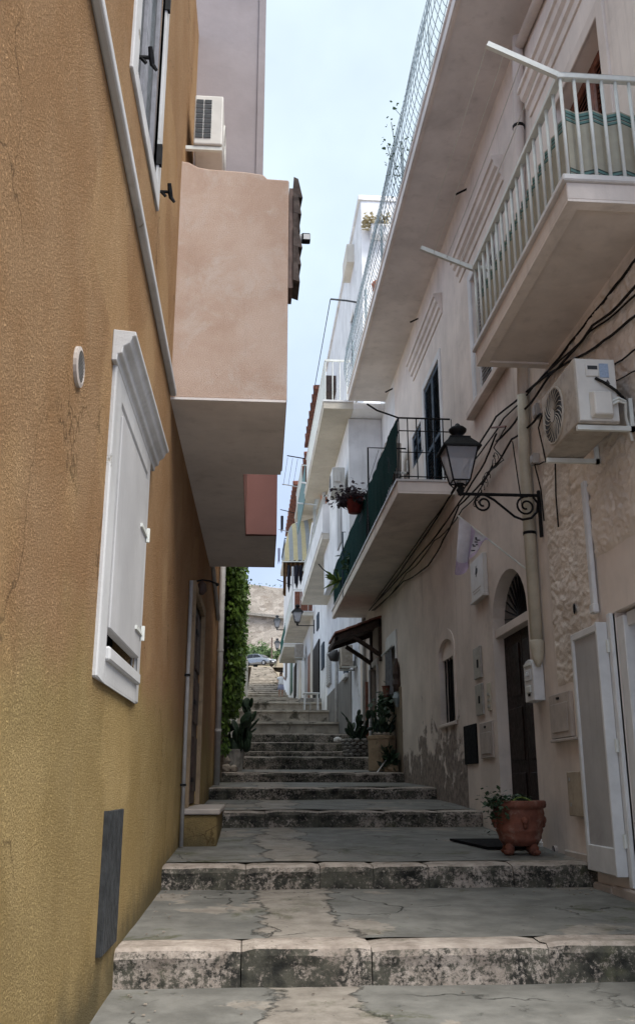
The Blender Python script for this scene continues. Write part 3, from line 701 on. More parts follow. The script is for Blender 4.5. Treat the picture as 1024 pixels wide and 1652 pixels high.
def ac_unit(name, label, y0, y1, x_front, x_back, z0, z1, side, dirty='ac_white', detail=True, group='air conditioner units', end='service'):
    """split unit: front (fan) faces the street; side 'R' hangs on the right-hand fronts"""
    s = -1 if side == 'R' else 1
    t = thing(name, label, 'air conditioner', (x_back, (y0 + y1) / 2, z0), group)
    xa, xb = min(x_front, x_back), max(x_front, x_back)
    MB().box(xa, xb, y0, y1, z0, z1).build('casing', dirty, t, bevel=0.012, seg=2)
    h = z1 - z0; r = h * 0.42; cy = y1 - r - (y1 - y0) * 0.08; cz = (z0 + z1) / 2
    f = x_front + s * .003; n = 24
    d = MB(); d.add([(f, cy + r*math.cos(2*math.pi*k/n), cz + r*math.sin(2*math.pi*k/n)) for k in range(n)], [tuple(range(n))])
    d.build('fan_opening', 'ac_dark', t)
    rg = MB(); rg.tube([(f, cy + r*1.02*math.cos(2*math.pi*k/n), cz + r*1.02*math.sin(2*math.pi*k/n)) for k in range(n + 1)], .010, 5, False); rg.build('fan_ring', dirty, t)
    if detail:
        gl = MB()
        for k in range(22):
            a = 2*math.pi*k/22
            gl.tube([(f + s*.006, cy + r*(.25 + .77*q)*math.cos(a + q*.7), cz + r*(.25 + .77*q)*math.sin(a + q*.7)) for q in (0, .33, .66, 1)], .004, 4)
        gl.build('grille', dirty, t)
        hub = MB(); hub.add([(f + s*.012, cy + r*.24*math.cos(2*math.pi*k/16), cz + r*.24*math.sin(2*math.pi*k/16)) for k in range(16)], [tuple(range(16))]); hub.build('hub', dirty, t)
    # bracket
    for yy in (y0 + .02, y1 - .05):
        xw = x_back - s * .12
        b = MB(); b.box(min(x_front, xw), max(x_front, xw), yy, yy + .035, z0 - .045, z0 - .008); b.box(min(xw, xw + s*.03), max(xw, xw + s*.03), yy, yy + .035, z0 - .045, z0 + .22)
        b.build('bracket', 'rail_white', t)
    return t, f
t, f = ac_unit('air_conditioner', 'white air conditioner perched above the projecting orange room', 7.22, 7.94, -.33, -.59, 5.60 + EZ, 6.13 + EZ, 'L')
for k in range(8):
    for j in range(2): MB().box(-.575 + j*.075, -.51 + j*.075, 7.212, 7.219, 5.665 + EZ + k*.053, 5.705 + EZ + k*.053).build('grille_slot', 'ac_dark', t)
MB().box(-.70, -.665, 7.24, 7.30, 5.50 + EZ, 5.86 + EZ).build('wall_rail', 'rail_white', t)
# drainpipe at the far corner of the yellow house
t = thing('drainpipe', 'off-white drainpipe at the far corner of the orange house', 'drainpipe', FL.p(15.6, .9, .06))
MB().tube([FL.p(15.6, 1.0, .06), FL.p(15.6, 5.6, .06)], .05, 10).build('tube', 'grey_pipe', t, smooth=True)
for bb in (1.9, 3.2): MB().tube([FL.p(15.6, bb, .06), FL.p(15.6, bb + .04, .06)], .058, 10).build('collar', 'grey_pipe', t)
tag(MB().tube([FL.p(13.2, 3.05 + EZ, .03), FL.p(15.2, 2.62 + EZ, .03)], .03, 8).build('sloping_pipe', 'old_white', origin=FL.p(14, 3.8, 0)), 'short white pipe sloping down the far end of the orange wall', 'pipe')

# ================================================================ left beyond: ivy-grown house
FL2 = Front('L', -0.64, 0.0105)
l2 = thing('plastered_house', 'pale plastered house beyond the ivy on the left', 'house', (-1, 40, 4))
MB().wall(FL2, [(15.9, 0), (66, 0), (66, 9.5), (34, 6.2), (15.9, 6.2)], [], back=2.5).build('wall', 'plaster_cream', l2)
MB().fbox(FL2, 40, 41.2, ground(40), ground(40) + 2.2, 0, .04).build('door', 'door_red', l2)
MB().fbox(FL2, 30, 31, ground(30) + 1.2, ground(30) + 2.4, 0, .04).build('window', 'green_paint', l2)

def leaf_mass(mb, pts_fn, n, size, rng, droop=0.3):
    for k in range(n):
        p, nrm = pts_fn(rng)
        s = size * rng.uniform(.6, 1.3)
        d = Vector((rng.uniform(-1, 1), rng.uniform(-1, 1), rng.uniform(-1, .4) - droop)).normalized()
        u = d * s; v = d.cross(nrm if abs(d.dot(nrm)) < .95 else Vector((1, 0, 0.2)))
        if v.length < 1e-4: continue
        v = v.normalized() * s * .45
        mb.add([p, p + u * .5 + v, p + u, p + u * .5 - v], [(0, 1, 2, 3)])
rng = random.Random(11)
iv = thing('ivy', 'dense green ivy hanging down the house wall on the left', 'ivy', (-.4, 17.5, 2.3))
lv = MB()
def ivy_pt(r):
    while True:
        y = r.uniform(16.3, 20.5); z = r.uniform(2.45, 5.6)
        th = .34 + .10 * fbm((y * 1.2, z * 1.3, 0)) + .09 * fbm((y * 4, z * 4, 2)) - max(0, (3.1 - z)) * .22
        low = 2.35 + .45 * fbm((y * 1.9, 5, 0))
        if z < low or th < .03: continue
        x = FL2.x0 + FL2.m * y + th * (r.random() ** .35)
        return Vector((x, y, z)), Vector((1, -.6, .2)).normalized()
leaf_mass(lv, ivy_pt, 9000, .085, rng); lv.build('foliage', 'ivy', iv, weld=False)
core = MB().grid(lambda u, v: (FL2.x0 + FL2.m * 18 + .02 + .2 * math.sin(math.pi * min(1, v * 1.2)) + .05 * fbm((u * 5, v * 5, 0)), 16.4 + 4 * u, 2.6 + 3 * v), 10, 10)
core.build('inner_foliage', 'ivy', iv)
st_ = MB()
for k in range(6):
    y = 16.6 + k * .6; st_.tube([(FL2.x0 + FL2.m*y + .03, y, 1.2), (FL2.x0 + FL2.m*y + .05, y + .1, 2.0), (FL2.x0 + FL2.m*y + .05, y, 3.2)], .018, 5)
st_.build('stem', 'bark', iv)
for k in range(3):   # trailing shoots below the mass
    y = 16.5 + k * .4; sh = MB()
    def tr(r, y=y): z = r.uniform(1.6, 2.7); return Vector((FL2.x0 + FL2.m*y + r.uniform(.02, .14), y + r.uniform(-.1, .1), z)), Vector((1, -.6, .2))
    leaf_mass(sh, tr, 120, .08, rng); sh.build('trailing_shoot', 'ivy', iv, weld=False)

PAD = None
def cactus(name, label, c, w_, d_, h_, n, seed, group='prickly pear cacti'):
    global PAD
    r = random.Random(seed); t = thing(name, label, 'cactus', c, group); c = Vector(c)
    if PAD is None:
        mb = MB().ball((0, 0, .5), .32, .075, .5, 10, 7); PAD = bpy.data.meshes.new('pad')
        PAD.from_pydata([tuple(p) for p in mb.v], [], mb.f); PAD.materials.append(M['cactus'])
        for p in PAD.polygons: p.use_smooth = True
    tips = []
    for k in range(n):
        if k < n * .42 or not tips:
            b = Vector((r.uniform(-.5, .5) * w_ * .7, r.uniform(-.5, .5) * d_, 0)); lean = Vector((b.x * .7 / max(w_, .1), r.uniform(-.3, .2), 1)).normalized()
        else:
            b, l0 = r.choice(tips[-max(6, n // 2):]); lean = (l0 + Vector((r.uniform(-.75, .75), r.uniform(-.4, .4), r.uniform(-.1, .4)))).normalized()
            if b.z > h_ * .8: continue
        s = r.uniform(.15, .26) * h_ / 1.0
        o = bpy.data.objects.new('pad', PAD); COL.objects.link(o); o.parent = t; ORG[o] = c
        q = lean.to_track_quat('Z', 'Y'); q = q @ Matrix.Rotation(r.uniform(0, math.pi), 3, 'Z').to_quaternion()
        o.rotation_mode = 'QUATERNION'; o.rotation_quaternion = q; o.location = b; sx = r.uniform(.8, 1.15)
        o.scale = (s * sx, s * 1.1, s * r.uniform(.9, 1.25)); tips.append((b + lean * s * .92, lean))
    return t
def fluted(name, label, c, r0, r1, h, mat):
    t = thing(name, label, 'planter', c); n = 48
    mb = MB(); rings = [(r0, 0), (r0 * .98, h * .08), (r1, h * .9), (r1 * 1.05, h * .92), (r1 * 1.05, h), (r1 * .88, h), (r1 * .85, h * .85)]
    for (r, z) in rings:
        for k in range(n):
            a = 2*math.pi*k/n; rr2 = r * (1 + (.03 if k % 4 < 2 else -.02) * (1 if .05*h < z < .91*h else 0)); mb.v.append(Vector(c) + Vector((rr2*math.cos(a), rr2*math.sin(a), z)))
    for i in range(len(rings) - 1):
        for k in range(n): mb.f.append((i*n+k, i*n+(k+1)%n, (i+1)*n+(k+1)%n, (i+1)*n+k))
    mb.f.append(tuple(reversed(range(n))))
    mb.build('bowl', mat, t)
    MB().lathe([(.01, h*.86), (r1*.86, h*.86)], c, 20).build('soil', 'soil', t)
    return t
gz = ground(18.6)
fluted('fluted_planter', 'fluted stone planter under the cactus at the left edge of the steps', (-.22, 18.6, gz), .17, .2, .40, 'grey_stone')
cactus('prickly_pear', 'tall dark prickly pear in the fluted planter on the left', (-.21, 18.6, gz + .35), .72, .3, 1.05, 120, 4)
def rockmesh(name, label, c, sx, sy, sz, seed, mat='rock', group=None, parent=None):
    mb = MB().ball((0, 0, 0), 1, 1, 1, 9, 6)
    mb.v = [Vector(c) + Vector((p.x*sx, p.y*sy, p.z*sz)) * (1 + .28 * fbm((p.x*1.7 + seed, p.y*1.7, p.z*1.7), 2)) for p in mb.v]
    if parent is not None: return mb.build(name, mat, parent)
    return tag(mb.build(name, mat, origin=c), label, 'stone', group)
for k, (x, y, s, lab) in enumerate(((-.36, 17.75, .10, 'rough stone at the left end of the steps below the planter'), (-.22, 17.85, .085, 'pale stone leaning beside the fluted planter on the left'), (-.40, 17.95, .12, 'larger brown stone against the left wall under the planter'))):
    rockmesh('loose_stone', lab, (x, y, ground(y) + s * .6 + (.12 if k == 2 else 0)), s * 1.1, s, s * .8, k * 3.3, group='loose stones by the planters')

# ================================================================ right: pink plaster house with the arched door
E_ = EZ
ha = thing('arched_door_house', 'pinkish plaster house with arched door and white balcony on the right', 'house', (XR + 1, 10, 0.3))
def arch_hole(a0, a1, b0, bs, rise, n=14):
    c = (a0 + a1) / 2; r = (a1 - a0) / 2
    return [(a0, b0), (a1, b0)] + [(c + r * math.cos(math.pi * k / n), bs + rise * math.sin(math.pi * k / n)) for k in range(n + 1)]
AD = arch_hole(9.43, 10.85, 0.52, 1.80 + E_, .55)
AW = arch_hole(13.0, 13.98, .87 + E_, 1.86 + E_, .2, 8)
ND = rect(5.2, 7.17, .30, 1.33 + E_)
D1 = rect(6.3, 7.45, 4.24 + E_, 6.38 + E_)
D2 = rect(9.7, 11.0, 4.72 + E_, 6.55 + E_)
D3 = rect(13.16, 14.42, 4.24 + E_, 6.45 + E_)
SV = rect(14.72, 15.6, 5.48 + E_, 6.03 + E_)
ZM = 3.98 + E_; ZT = 8.12 + E_
MB().wall(FR, rect(4.2, 8.75, -.3, ZM), [ND], depth=.3, back=.4).build('wall', 'plaster_smooth', ha)
MB().wall(FR, rect(8.75, 12.45, 0, ZM), [AD], depth=.18, back=.4).build('wall', 'plaster_door', ha)
plaster('plaster_stained', (0.68, 0.60, 0.535), (0.24, 0.2, 0.175), 0.4, 20, 0.4, patch=(0.27, 0.225, 0.195), patch_rng=(0.47, 0.54), zr=(0.9, 3.0))
MB().wall(FR, rect(12.45, 17.55, .3, ZM), [AW], depth=.14, back=.4).build('wall', 'plaster_stained', ha)
MB().wall(FR, rect(4.2, 17.55, ZM, ZT), [D1, D2, D3, SV], depth=.2, back=.4).build('upper_wall', 'plaster_pink', ha)
MB().box(XR + .4, XR + 5, 4.2, 17.55, -.3, ZT + .1).build('rear_wall', 'plaster_pink', ha)
# rough dashed render around the air conditioner
def rough(u, v, a0, a1, b0, b1):
    a = a0 + (a1 - a0) * u; b = b0 + (b1 - b0) * v
    e = min(1, min(u, 1 - u) * (a1 - a0) / .06, min(v, 1 - v) * (b1 - b0) / .06)
    q = Vector((a * 2.6, b * 13.0, 0)); q += Vector((fbm((a * 4, b * 4, 5)), fbm((a * 4, b * 4, 9)), 0)) * .9
    h = .5 + .5 * noise.noise(q); h2 = 1 - abs(noise.noise(q * 1.9 + Vector((7, 3, 0)))) * 2.2; h = max(0, h - .3) ** .6 * .75 + max(0, h2) * .35
    k = .5 + .5 * fbm((a * 1.5, b * 1.5, 3)); h *= .6 + .8 * max(0, min(1, k))
    return FR.p(a, b, -.004 + e * (.006 +   .042 * h + .006 * fbm((a * 22, b * 22, 0))))
MB().grid(lambda u, v: rough(u, v, 7.46, 8.62, .88 + E_, 3.99 + E_), 80, 210).build('rough_render', 'plaster_rough', ha, smooth=True)
MB().grid(lambda u, v: rough(u, v, 5.0, 7.47, 1.82 + E_, 3.99 + E_), 170, 135).build('rough_render', 'plaster_rough', ha, smooth=True)

def panel_leaf(parent, a0, a1, b0, b1, o, mat, rows, name='door_leaf', inset=.09, rel=.012):
    lf = MB().fbox(FR, a0, a1, b0, b1, o - .05, o).build(name, mat, parent, bevel=.004)
    for (r0, r1) in rows:
        MB().fbox(FR, a0 + inset, a1 - inset, b0 + (b1 - b0) * r0, b0 + (b1 - b0) * r1, o, o + rel).build('panel', mat, lf, bevel=.01)
    return lf
# arched door
dz0, dz1 = .53, 1.68 + E_
for (p, q) in ((9.44, 10.135), (10.145, 10.84)):
    panel_leaf(ha, p, q, dz0, dz1, -.13, 'door_brown', ((.06, .3), (.36, .62), (.68, .94)))
MB().fbox(FR, 9.432, 10.848, dz1, dz1 + .10, -.17, -.03).build('transom', 'plaster_smooth', ha, bevel=.005)
fan = MB(); c = 10.14; bs = dz1 + .1
rim = [(c + .705 * math.cos(math.pi * k / 16), 1.80 + E_ + .545 * math.sin(math.pi * k / 16)) for k in range(17)]
fan.add([FR.p(9.435, bs, -.15), FR.p(10.845, bs, -.15)] + [FR.p(a, b, -.15) for a, b in rim], [tuple(range(19))])
fl = fan.build('fanlight', 'pane_dark', ha)
for k in range(1, 16, 1):
    a, b = rim[k]; MB().tube([FR.p(c + .07 * math.cos(math.pi * k / 16), bs + .04, -.143), FR.p(c + (a - c) * .96, bs + (b - bs) * .96, -.143)], .007, 4).build('fanlight_bar', 'iron', fl)
MB().box(XR - .02, XR + .25, 9.4, 10.9, .45, .53).build('threshold', 'marble', ha, bevel=.01)
# grated window with arch
w_ = MB().fbox(FR, 13.005, 13.975, .87 + E_, 2.04 + E_, -.138, -.12).build('window', 'door_dark', ha)
for k in range(5): MB().tube([FR.p(13.1 + k * .19, .87 + E_, -.06), FR.p(13.1 + k * .19, 1.95 + E_, -.06)], .011, 6).build('bar', 'iron', w_)
MB().fbox(FR, 12.94, 14.04, .82 + E_, .868 + E_, -.13, .035).build('sill', 'plaster_smooth', w_, bevel=.008)
MB().fbox(FR, 13.003, 13.977, 1.80 + E_, 2.055 + E_, -.115, -.035).build('lintel_panel', 'plaster_smooth', w_)
sr = MB(); n = 10
for k in range(n):
    q0, q1 = math.pi * k / n, math.pi * (k + 1) / n
    def P(t, ra, rz, o): return FR.p(13.49 + ra * math.cos(t), 1.86 + E_ + rz * math.sin(t), o)
    sr.hexa([P(q0,.5,.21,0),P(q0,.5,.21,.015),P(q1,.5,.21,.015),P(q1,.5,.21,0),P(q0,.6,.36,0),P(q0,.6,.36,.015),P(q1,.6,.36,.015),P(q1,.6,.36,0)])
for (p, q) in ((12.89, 12.99), (13.99, 14.09)): sr.fbox(FR, p, q, .87 + E_, 1.86 + E_, -.01, .015)
sr.build('surround', 'plaster_door', w_)
# near doorway with folded white shutter
fr2 = MB()
for (p, q, r_, s_, o0, o1) in ((7.17, 7.24, .32, 1.33 + E_, -.02, .03), (7.02, 7.165, .34, 1.29 + E_, -.27, -.02), (5.2, 7.02, 1.20 + E_, 1.31 + E_, -.27, -.05)): fr2.fbox(FR, p, q, r_, s_, o0, o1)
nf = fr2.build('doorway_frame', 'white_paint', ha, bevel=.006)
MB().fbox(FR, 5.2, 7.01, .32, 1.2 + E_, -.29, -.2).build('inner_door', 'white_paint', nf)
MB().fbox(FR, 5.4, 6.85, .75 + E_, 1.12 + E_, -.198, -.18).build('pane', 'pane_dark', nf)
for bb in (-.45, .25, 1.02):
    MB().tube([FR.p(7.22, bb + E_, .04), FR.p(7.22, bb + E_ + .1, .04)], .016, 8).build('hinge', 'rail_white', nf)
a0, a1, b0, b1 = 7.27, 7.93, -.655 + E_, 1.265 + E_
sh = MB().fbox(FR, a0, a1, b0, b1, .045, .075).build('shutter_leaf', 'shutter_grey', ha)
for (p, q, r_, s_) in ((a0, a0 + .05, b0, b1), (a1 - .05, a1, b0, b1), (a0 + .05, a1 - .05, b0, b0 + .2), (a0 + .05, a1 - .05, b1 - .06, b1)):
    MB().fbox(FR, p, q, r_, s_, .035, .095).build('shutter_rail', 'white_paint', sh, bevel=.006)
MB().fbox(FR, 7.235, 7.268, b0, b1, .03, .12).build('shutter_edge', 'white_paint', sh, bevel=.004)
for bb in (b0 + .02, b1 - .22): MB().fbox(FR, a1, a1 + .02, bb, bb + .2, .03, .07).build('fitting', 'iron', sh)
# low plinth stones under the shutter
for (p, q) in ((6.2, 7.0), (7.01, 7.55), (7.56, 7.97)): MB().fbox(FR, p, q, -.02, .31 if q < 7.9 else .30, 0, .05).build('plinth_stone', 'box_plaster', ha, bevel=.015)
MB().fbox(FR, 8.05, 8.7, .2, .50, 0, .025).build('plinth_stone', 'box_plaster', ha, bevel=.01)

# ---- first-floor balcony with white balusters
B0, B1, BD = 5.57, 8.30, .70
zs = 4.0 + E_
bal = MB().fbox(FR, B0, B1, zs + .012, zs + .15, -.05, BD).build('balcony', 'plaster_smooth', ha, bevel=.006)
bor = MB()
for (p, q, o0, o1) in ((B0, B1, BD - .10, BD), (B0, B0 + .10, 0, BD - .1), (B1 - .10, B1, 0, BD - .1)): bor.fbox(FR, p, q, zs - .008, zs + .012, o0, o1)
bor.build('soffit_border', 'plaster_pink', bal)
MB().fbox(FR, B0 - .03, B1 + .03, zs + .15, zs + .205, -.05, BD + .03).build('top_slab', 'marble', bal, bevel=.01)
rz0, rz1 = zs + .205, 5.06 + E_
rail = MB(); o = BD - .03
rail.fbox(FR, B0 + .0, B1, rz1, rz1 + .045, o - .025, o + .03); rail.fbox(FR, B0, B0 + .05, rz1 - .0, rz1 + .045, 0, o - .025); rail.fbox(FR, B1 - .05, B1, rz1, rz1 + .045, 0, o - .025)
rail.build('top_rail', 'rail_white', bal, bevel=.004)
bs_ = MB().tube([FR.p(B0 + .025, rz0, o), FR.p(B0 + .025, rz1, o)], .014, 8).build('baluster', 'rail_white', bal, smooth=True)
n = 16
for k in range(1, n + 1): inst(bs_, bal, dy=(B1 - B0 - .05) * k / n)
for k in range(1, 7): inst(bs_, bal, dx=.105 * k); inst(bs_, bal, dx=.105 * k, dy=B1 - B0 - .05)
zc0, zc1 = zs + .225, zs + .225 + .60
GR = [(0, G2), (.035, G1), (.05, G2), (.075, BE), (.085, G3), (.10, G2), (.13, G1), (.15, BE), (.8, BE), (.815, G1), (.83, G2), (.86, BE), (.87, G3), (.885, G2), (.92, G1), (.94, G2), (.975, BE)]
make_cloth('striped_cloth', GR, 'Z', zc1 - zc0 + .004, zc0 - .002, weave=.3)
cl = thing('balcony_cloth', 'beige and green striped cloth laced behind the white balcony railing', 'cloth', FR.p(6.5, zc0, BD - .06))
mb = MB(); m = 52
pts = [(B0 + .05, q * .105, 0) for q in range(0)]
path = []
for k in range(7): path.append((B0 + .05 + (.045 if k % 2 else 0.0), .02 + (BD - .08) * k / 6))
for k in range(1, 2 * n + 1): path.append((B0 + .055 + (B1 - B0 - .1) * k / (2 * n), BD - .06 - (.028 if k % 2 else 0.0)))
for (a_, o_) in path: mb.v += [FR.p(a_, zc0, o_), FR.p(a_, zc1, o_)]
for k in range(len(path) - 1): mb.f.append((2*k, 2*k+2, 2*k+3, 2*k+1))
mb.build('fabric', 'striped_cloth', cl)
# drying frame: two arms and four lines
t = thing('clothes_line', 'white drying arms with thin lines reaching out from the white balcony', 'clothes line', FR.p(B0, rz1, BD))
n0 = Vector(FR.p(B0 + .02, rz1 + .02, o)); n1 = atY(785, 72, B0 + .02)
f0 = Vector(FR.p(B1 - .02, rz1 + .01, o)); f1 = atY(678, 400, B1 - .02)
for (p, q) in ((n0, n1), (f0, f1)):
    d = (q - p); MB().obox((p + q) / 2, d / 2, (0, .018, 0), Vector((0, .018, 0)).cross(d).normalized() * .022).build('arm', 'rail_white', t)
for k in range(4):
    s = .28 + .24 * k; p, q = n0.lerp(n1, s), f0.lerp(f1, s); mid = (p + q) / 2 - Vector((0, 0, .03))
    MB().tube([p, p.lerp(mid, .6) - Vector((0, 0, .012)), mid, q.lerp(mid, .6) - Vector((0, 0, .012)), q], .0035, 4).build('line', 'rail_white', t)
# ---- openings of the upper floor
def french(parent, a0, a1, b0, b1, mat, louv, o=-.1, surround=.12, smat='plaster_white'):
    s = MB()
    for (p, q, r_, s_) in ((a0 - surround, a0, b0, b1 + surround), (a1, a1 + surround, b0, b1 + surround), (a0, a1, b1, b1 + surround)): s.fbox(FR, p, q, r_, s_, -.01, .025)
    d = s.build('window', smat, parent, bevel=.006)
    MB().fbox(FR, a0, a1, b0, b1, -.195, -.17).build('backing', 'black_panel', d)
    mid = (a0 + a1) / 2
    for (p, q) in ((a0 + .005, mid - .004), (mid + .004, a1 - .005)):
        f = MB(); zs_ = [b0, b0 + (b1 - b0) * .45, b1 - .08]
        for (pp, qq, r_, s_) in ((p, p + .07, b0, b1), (q - .07, q, b0, b1)) + tuple((p + .07, q - .07, z, z + .08) for z in zs_): f.fbox(FR, pp, qq, r_, s_, o - .04, o)
        lf = f.build('shutter', mat, d, bevel=.004)
        l = MB(); nb2 = int((b1 - b0) / .055)
        for k in range(nb2): l.obox(FR.p((p + q) / 2, b0 + .03 + k * .055, o - .02), (.014, 0, .014), (0, (q - p) / 2 - .07, 0), (.002, 0, -.002))
        l.build('louvres', louv, d)
    return d
french(ha, 6.3, 7.45, 4.24 + E_, 6.38 + E_, 'door_red', 'door_red', o=-.14, surround=.14, smat='plaster_smooth')
french(ha, 9.7, 11.0, 4.72 + E_, 6.55 + E_, 'white_paint', 'white_paint', o=-.05)
d3 = french(ha, 13.16, 14.42, 4.24 + E_, 6.45 + E_, 'blue_shutter', 'blue_shutter', o=-.0)
french(ha, 14.72, 15.6, 5.48 + E_, 6.03 + E_, 'blue_shutter', 'blue_shutter', o=-.0, surround=.05)
MB().fbox(FR, 9.45, 11.2, 4.60 + E_, 4.71 + E_, 0, .11).build('window_sill', 'plaster_smooth', ha, bevel=.015)
def cornice(parent, a0, a1, b):
    pr = [(0, 0), (.02, 0), (.03, .08), (.06, .1), (.065, .17), (.10, .2), (.115, .27), (.14, .28), (.14, .33), (0, .36)]
    MB().prism([FR.p(a0, b + z, o) for (o, z) in pr], FR.p(a1, 0, 0) - FR.p(a0, 0, 0)).build('cornice', 'plaster_pink', parent)
cornice(ha, 5.9, 8.15, 6.86 + E_); cornice(ha, 9.25, 11.6, 6.88 + E_); cornice(ha, 12.8, 15.35, 7.05 + E_)
# ---- terrace slab (eave) and fence
SL0, SL1, XO_ = 4.2, 18.8, 2.08
sb = MB().box(XO_, XR + .4, SL0, SL1, ZT, ZT + .15).build('terrace_slab', 'soffit', ha)
MB().box(XO_ - .02, XO_ + .12, SL0, SL1 + .01, ZT + .152, ZT + .20).build('slab_nosing', 'plaster_pink', sb, bevel=.01)
MB().box(XO_ + .02, XO_ + .06, SL0, SL1 - .05, ZT - .015, ZT - .001).build('drip_edge', 'plaster_smooth', sb)
MB().box(XR + .1, XR + .3, SL0, SL1 - 2, ZT + .15, ZT + .75).build('parapet', 'plaster_white', ha)
zf = ZT + .2
fc = thing('wire_fence', 'bulging galvanised wire mesh along the terrace edge above', 'fence', (XO_ + .06, 11, zf))
prof = [(.05, 0), (-.03, .12), (-.085, .3), (-.10, .5), (-.085, .7), (-.05, .88), (-.045, 1.0)]
wr = MB().tube([(XO_ + dx, SL0, zf + dz) for dx, dz in prof], .0055, 4).build('upright_wire', 'galvanised', fc)
nw = 118
for k in range(1, nw): inst(wr, fc, dy=(SL1 - SL0 - .1) * k / (nw - 1) + .012 * math.sin(k * 2.3))
for k in range(9):
    s = k / 8 * (len(prof) - 1); i = min(int(s), len(prof) - 2); f = s - i
    dx = prof[i][0] * (1 - f) + prof[i+1][0] * f; dz = prof[i][1] * (1 - f) + prof[i+1][1] * f
    MB().tube([(XO_ + dx + .008 * math.sin(q * 1.7 + k), SL0 + (SL1 - SL0 - .1) * q / 24, zf + dz + .006 * math.sin(q * 2.1)) for q in range(25)], .0045, 4).build('long_wire', 'galvanised', fc)
ps = MB().tube([(XO_ + .08, SL0 + 1, zf - .05), (XO_ + .08, SL0 + 1, zf + 1.05)], .022, 6).build('post', 'galvanised', fc)
for k in range(1, 7): inst(ps, fc, dy=2.2 * k)
# terrace: reed screen, terracotta pot, creeper
scr = thing('slat_screen', 'grey slatted screen on the roof terrace behind the wire mesh', 'screen', (2.5, 12.5, zf))
s0 = MB().box(2.36, 2.385, 11.0, 11.1, zf, zf + 1.25).build('slat', 'grey_pipe', scr)
for k in range(1, 26): inst(s0, scr, dy=.125 * k)
for z in (.3, 1.0): MB().box(2.386, 2.41, 11.0, 14.22, zf + z, zf + z + .06).build('rail', 'grey_pipe', scr)
pt = thing('terrace_pot', 'orange terracotta pot standing on the roof terrace edge', 'pot', (2.25, 14.7, zf - .05))
MB().lathe([(.12, 0), (.15, .2), (.18, .3), (.18, .36), (.15, .36), (.14, .3)], (2.25, 14.7, zf - .05), 16).build('bowl', 'terracotta_orange', pt, smooth=True)
cr_ = thing('creeper', 'thin green creeper poking through the terrace wire mesh', 'plant', (2.1, 11.6, zf))
cm = MB(); rg = random.Random(5)
for k in range(4):
    p0 = Vector((2.2, 11.0 + .35 * k, zf + .1)); pp = [p0 + Vector((-.06 * q - .03 * rg.random(), rg.uniform(-.08, .08) * q, .24 * q)) for q in range(5)]
    MB().tube(pp, .005, 4).build('shoot', 'pot_leaf', cr_)
    for p in pp[1:]:
        def fn(r, p=p): return p + Vector((r.uniform(-.12, .06), r.uniform(-.12, .12), r.uniform(-.1, .1))), Vector((0, 0, 1))
        leaf_mass(cm, fn, 5, .045, rg, 0)
cm.build('foliage', 'pot_leaf', cr_, weld=False)
for i, (u0, v0, u1, v1) in enumerate(((734, 314, 752, 304), (661, 520, 674, 513), (621, 633, 633, 626))):
    a, b = FR.px(u1, v1); q0 = Vector(FR.p(a, b, -.02)); q1 = atY(u0, v0, a + .05)
    tag(MB().tube([q0, q1], .016, 6).build('iron_peg', 'iron', origin=q0), ['short black peg in the wall under the eave, nearest the white balcony', 'short black peg under the eave above the blue shuttered door', 'short black peg under the far end of the eave'][i], 'peg', 'black pegs under the eave')

# ---- balcony with green shade netting
C0, C1, CD = 12.5, 22.9, .82
zs2 = 4.02 + E_
b2 = MB().fbox(FR, C0, C1, zs2 + .01, zs2 + .16, -.05, CD).build('balcony', 'plaster_pink', ha, bevel=.006)
bor = MB()
for (p, q, o0, o1) in ((C0, C1, CD - .09, CD), (C0, C0 + .10, 0, CD - .09)): bor.fbox(FR, p, q, zs2 - .02, zs2 + .01, o0, o1)
bor.build('soffit_border', 'plaster_pink', b2)
MB().fbox(FR, C0 - .02, C1, zs2 + .16, zs2 + .19, -.05, CD + .02).build('top_slab', 'marble', b2)
r0, r1 = zs2 + .19, zs2 + .19 + .95
o = CD - .04
rl = MB().tube([FR.p(C0 + .02, r1, .02), FR.p(C0 + .02, r1, o), FR.p(C1, r1, o)], .014, 6).tube([FR.p(C0 + .02, r1 - .2, .02), FR.p(C0 + .02, r1 - .2, o), FR.p(C1, r1 - .2, o)], .009, 6).tube([FR.p(C0 + .02, r0 + .05, .02), FR.p(C0 + .02, r0 + .05, o), FR.p(C1, r0 + .05, o)], .009, 6).tube([FR.p(C0 + .02, r0 + .42, .02), FR.p(C0 + .02, r0 + .42, o)], .008, 6)
rl.build('railing', 'iron', b2)
bb = MB().tube([FR.p(C0 + .02, r0, o), FR.p(C0 + .02, r1, o)], .009, 5).build('baluster', 'iron', b2)
for k in range(1, 7): inst(bb, b2, dx=.13 * k)
for k in range(1, 80): inst(bb, b2, dy=.13 * k)
net = thing('shade_net', 'dark green shade netting tied along the long dark balcony railing', 'netting', FR.p(17, r0, CD))
for (p, q, z0a, z0b, z1a, z1b) in ((C0 + .1, 15.9, .22, .10, .97, .97), (16.2, 22.7, .02, .12, .95, .97)):
    MB().grid(lambda u, v: FR.p(p + (q - p) * u, r0 + (z0a + (z0b - z0a) * u) * (1 - v) + (z1a + (z1b - z1a) * u) * v - .05 * math.sin(math.pi * u) * (1 - v), o + .02 + .02 * fbm((u * 9, v * 2, p))), 60, 5).build('net_sheet', 'shade_net', net, smooth=True)
fp = thing('clothes_rack', 'dark upright clothes rack standing on the netted balcony', 'clothes rack', FR.p(14.5, r0, CD))
MB().tube([FR.p(C0 + .1, r1 + .03, o - .02), FR.p(C0 + .1, r1 + .08, o + .12), FR.p(C0 + .1, r1 + .14, o + .3), FR.p(C0 + .1, r1 + .24, o + .45)], .014, 6).build('arm', 'iron', fp)
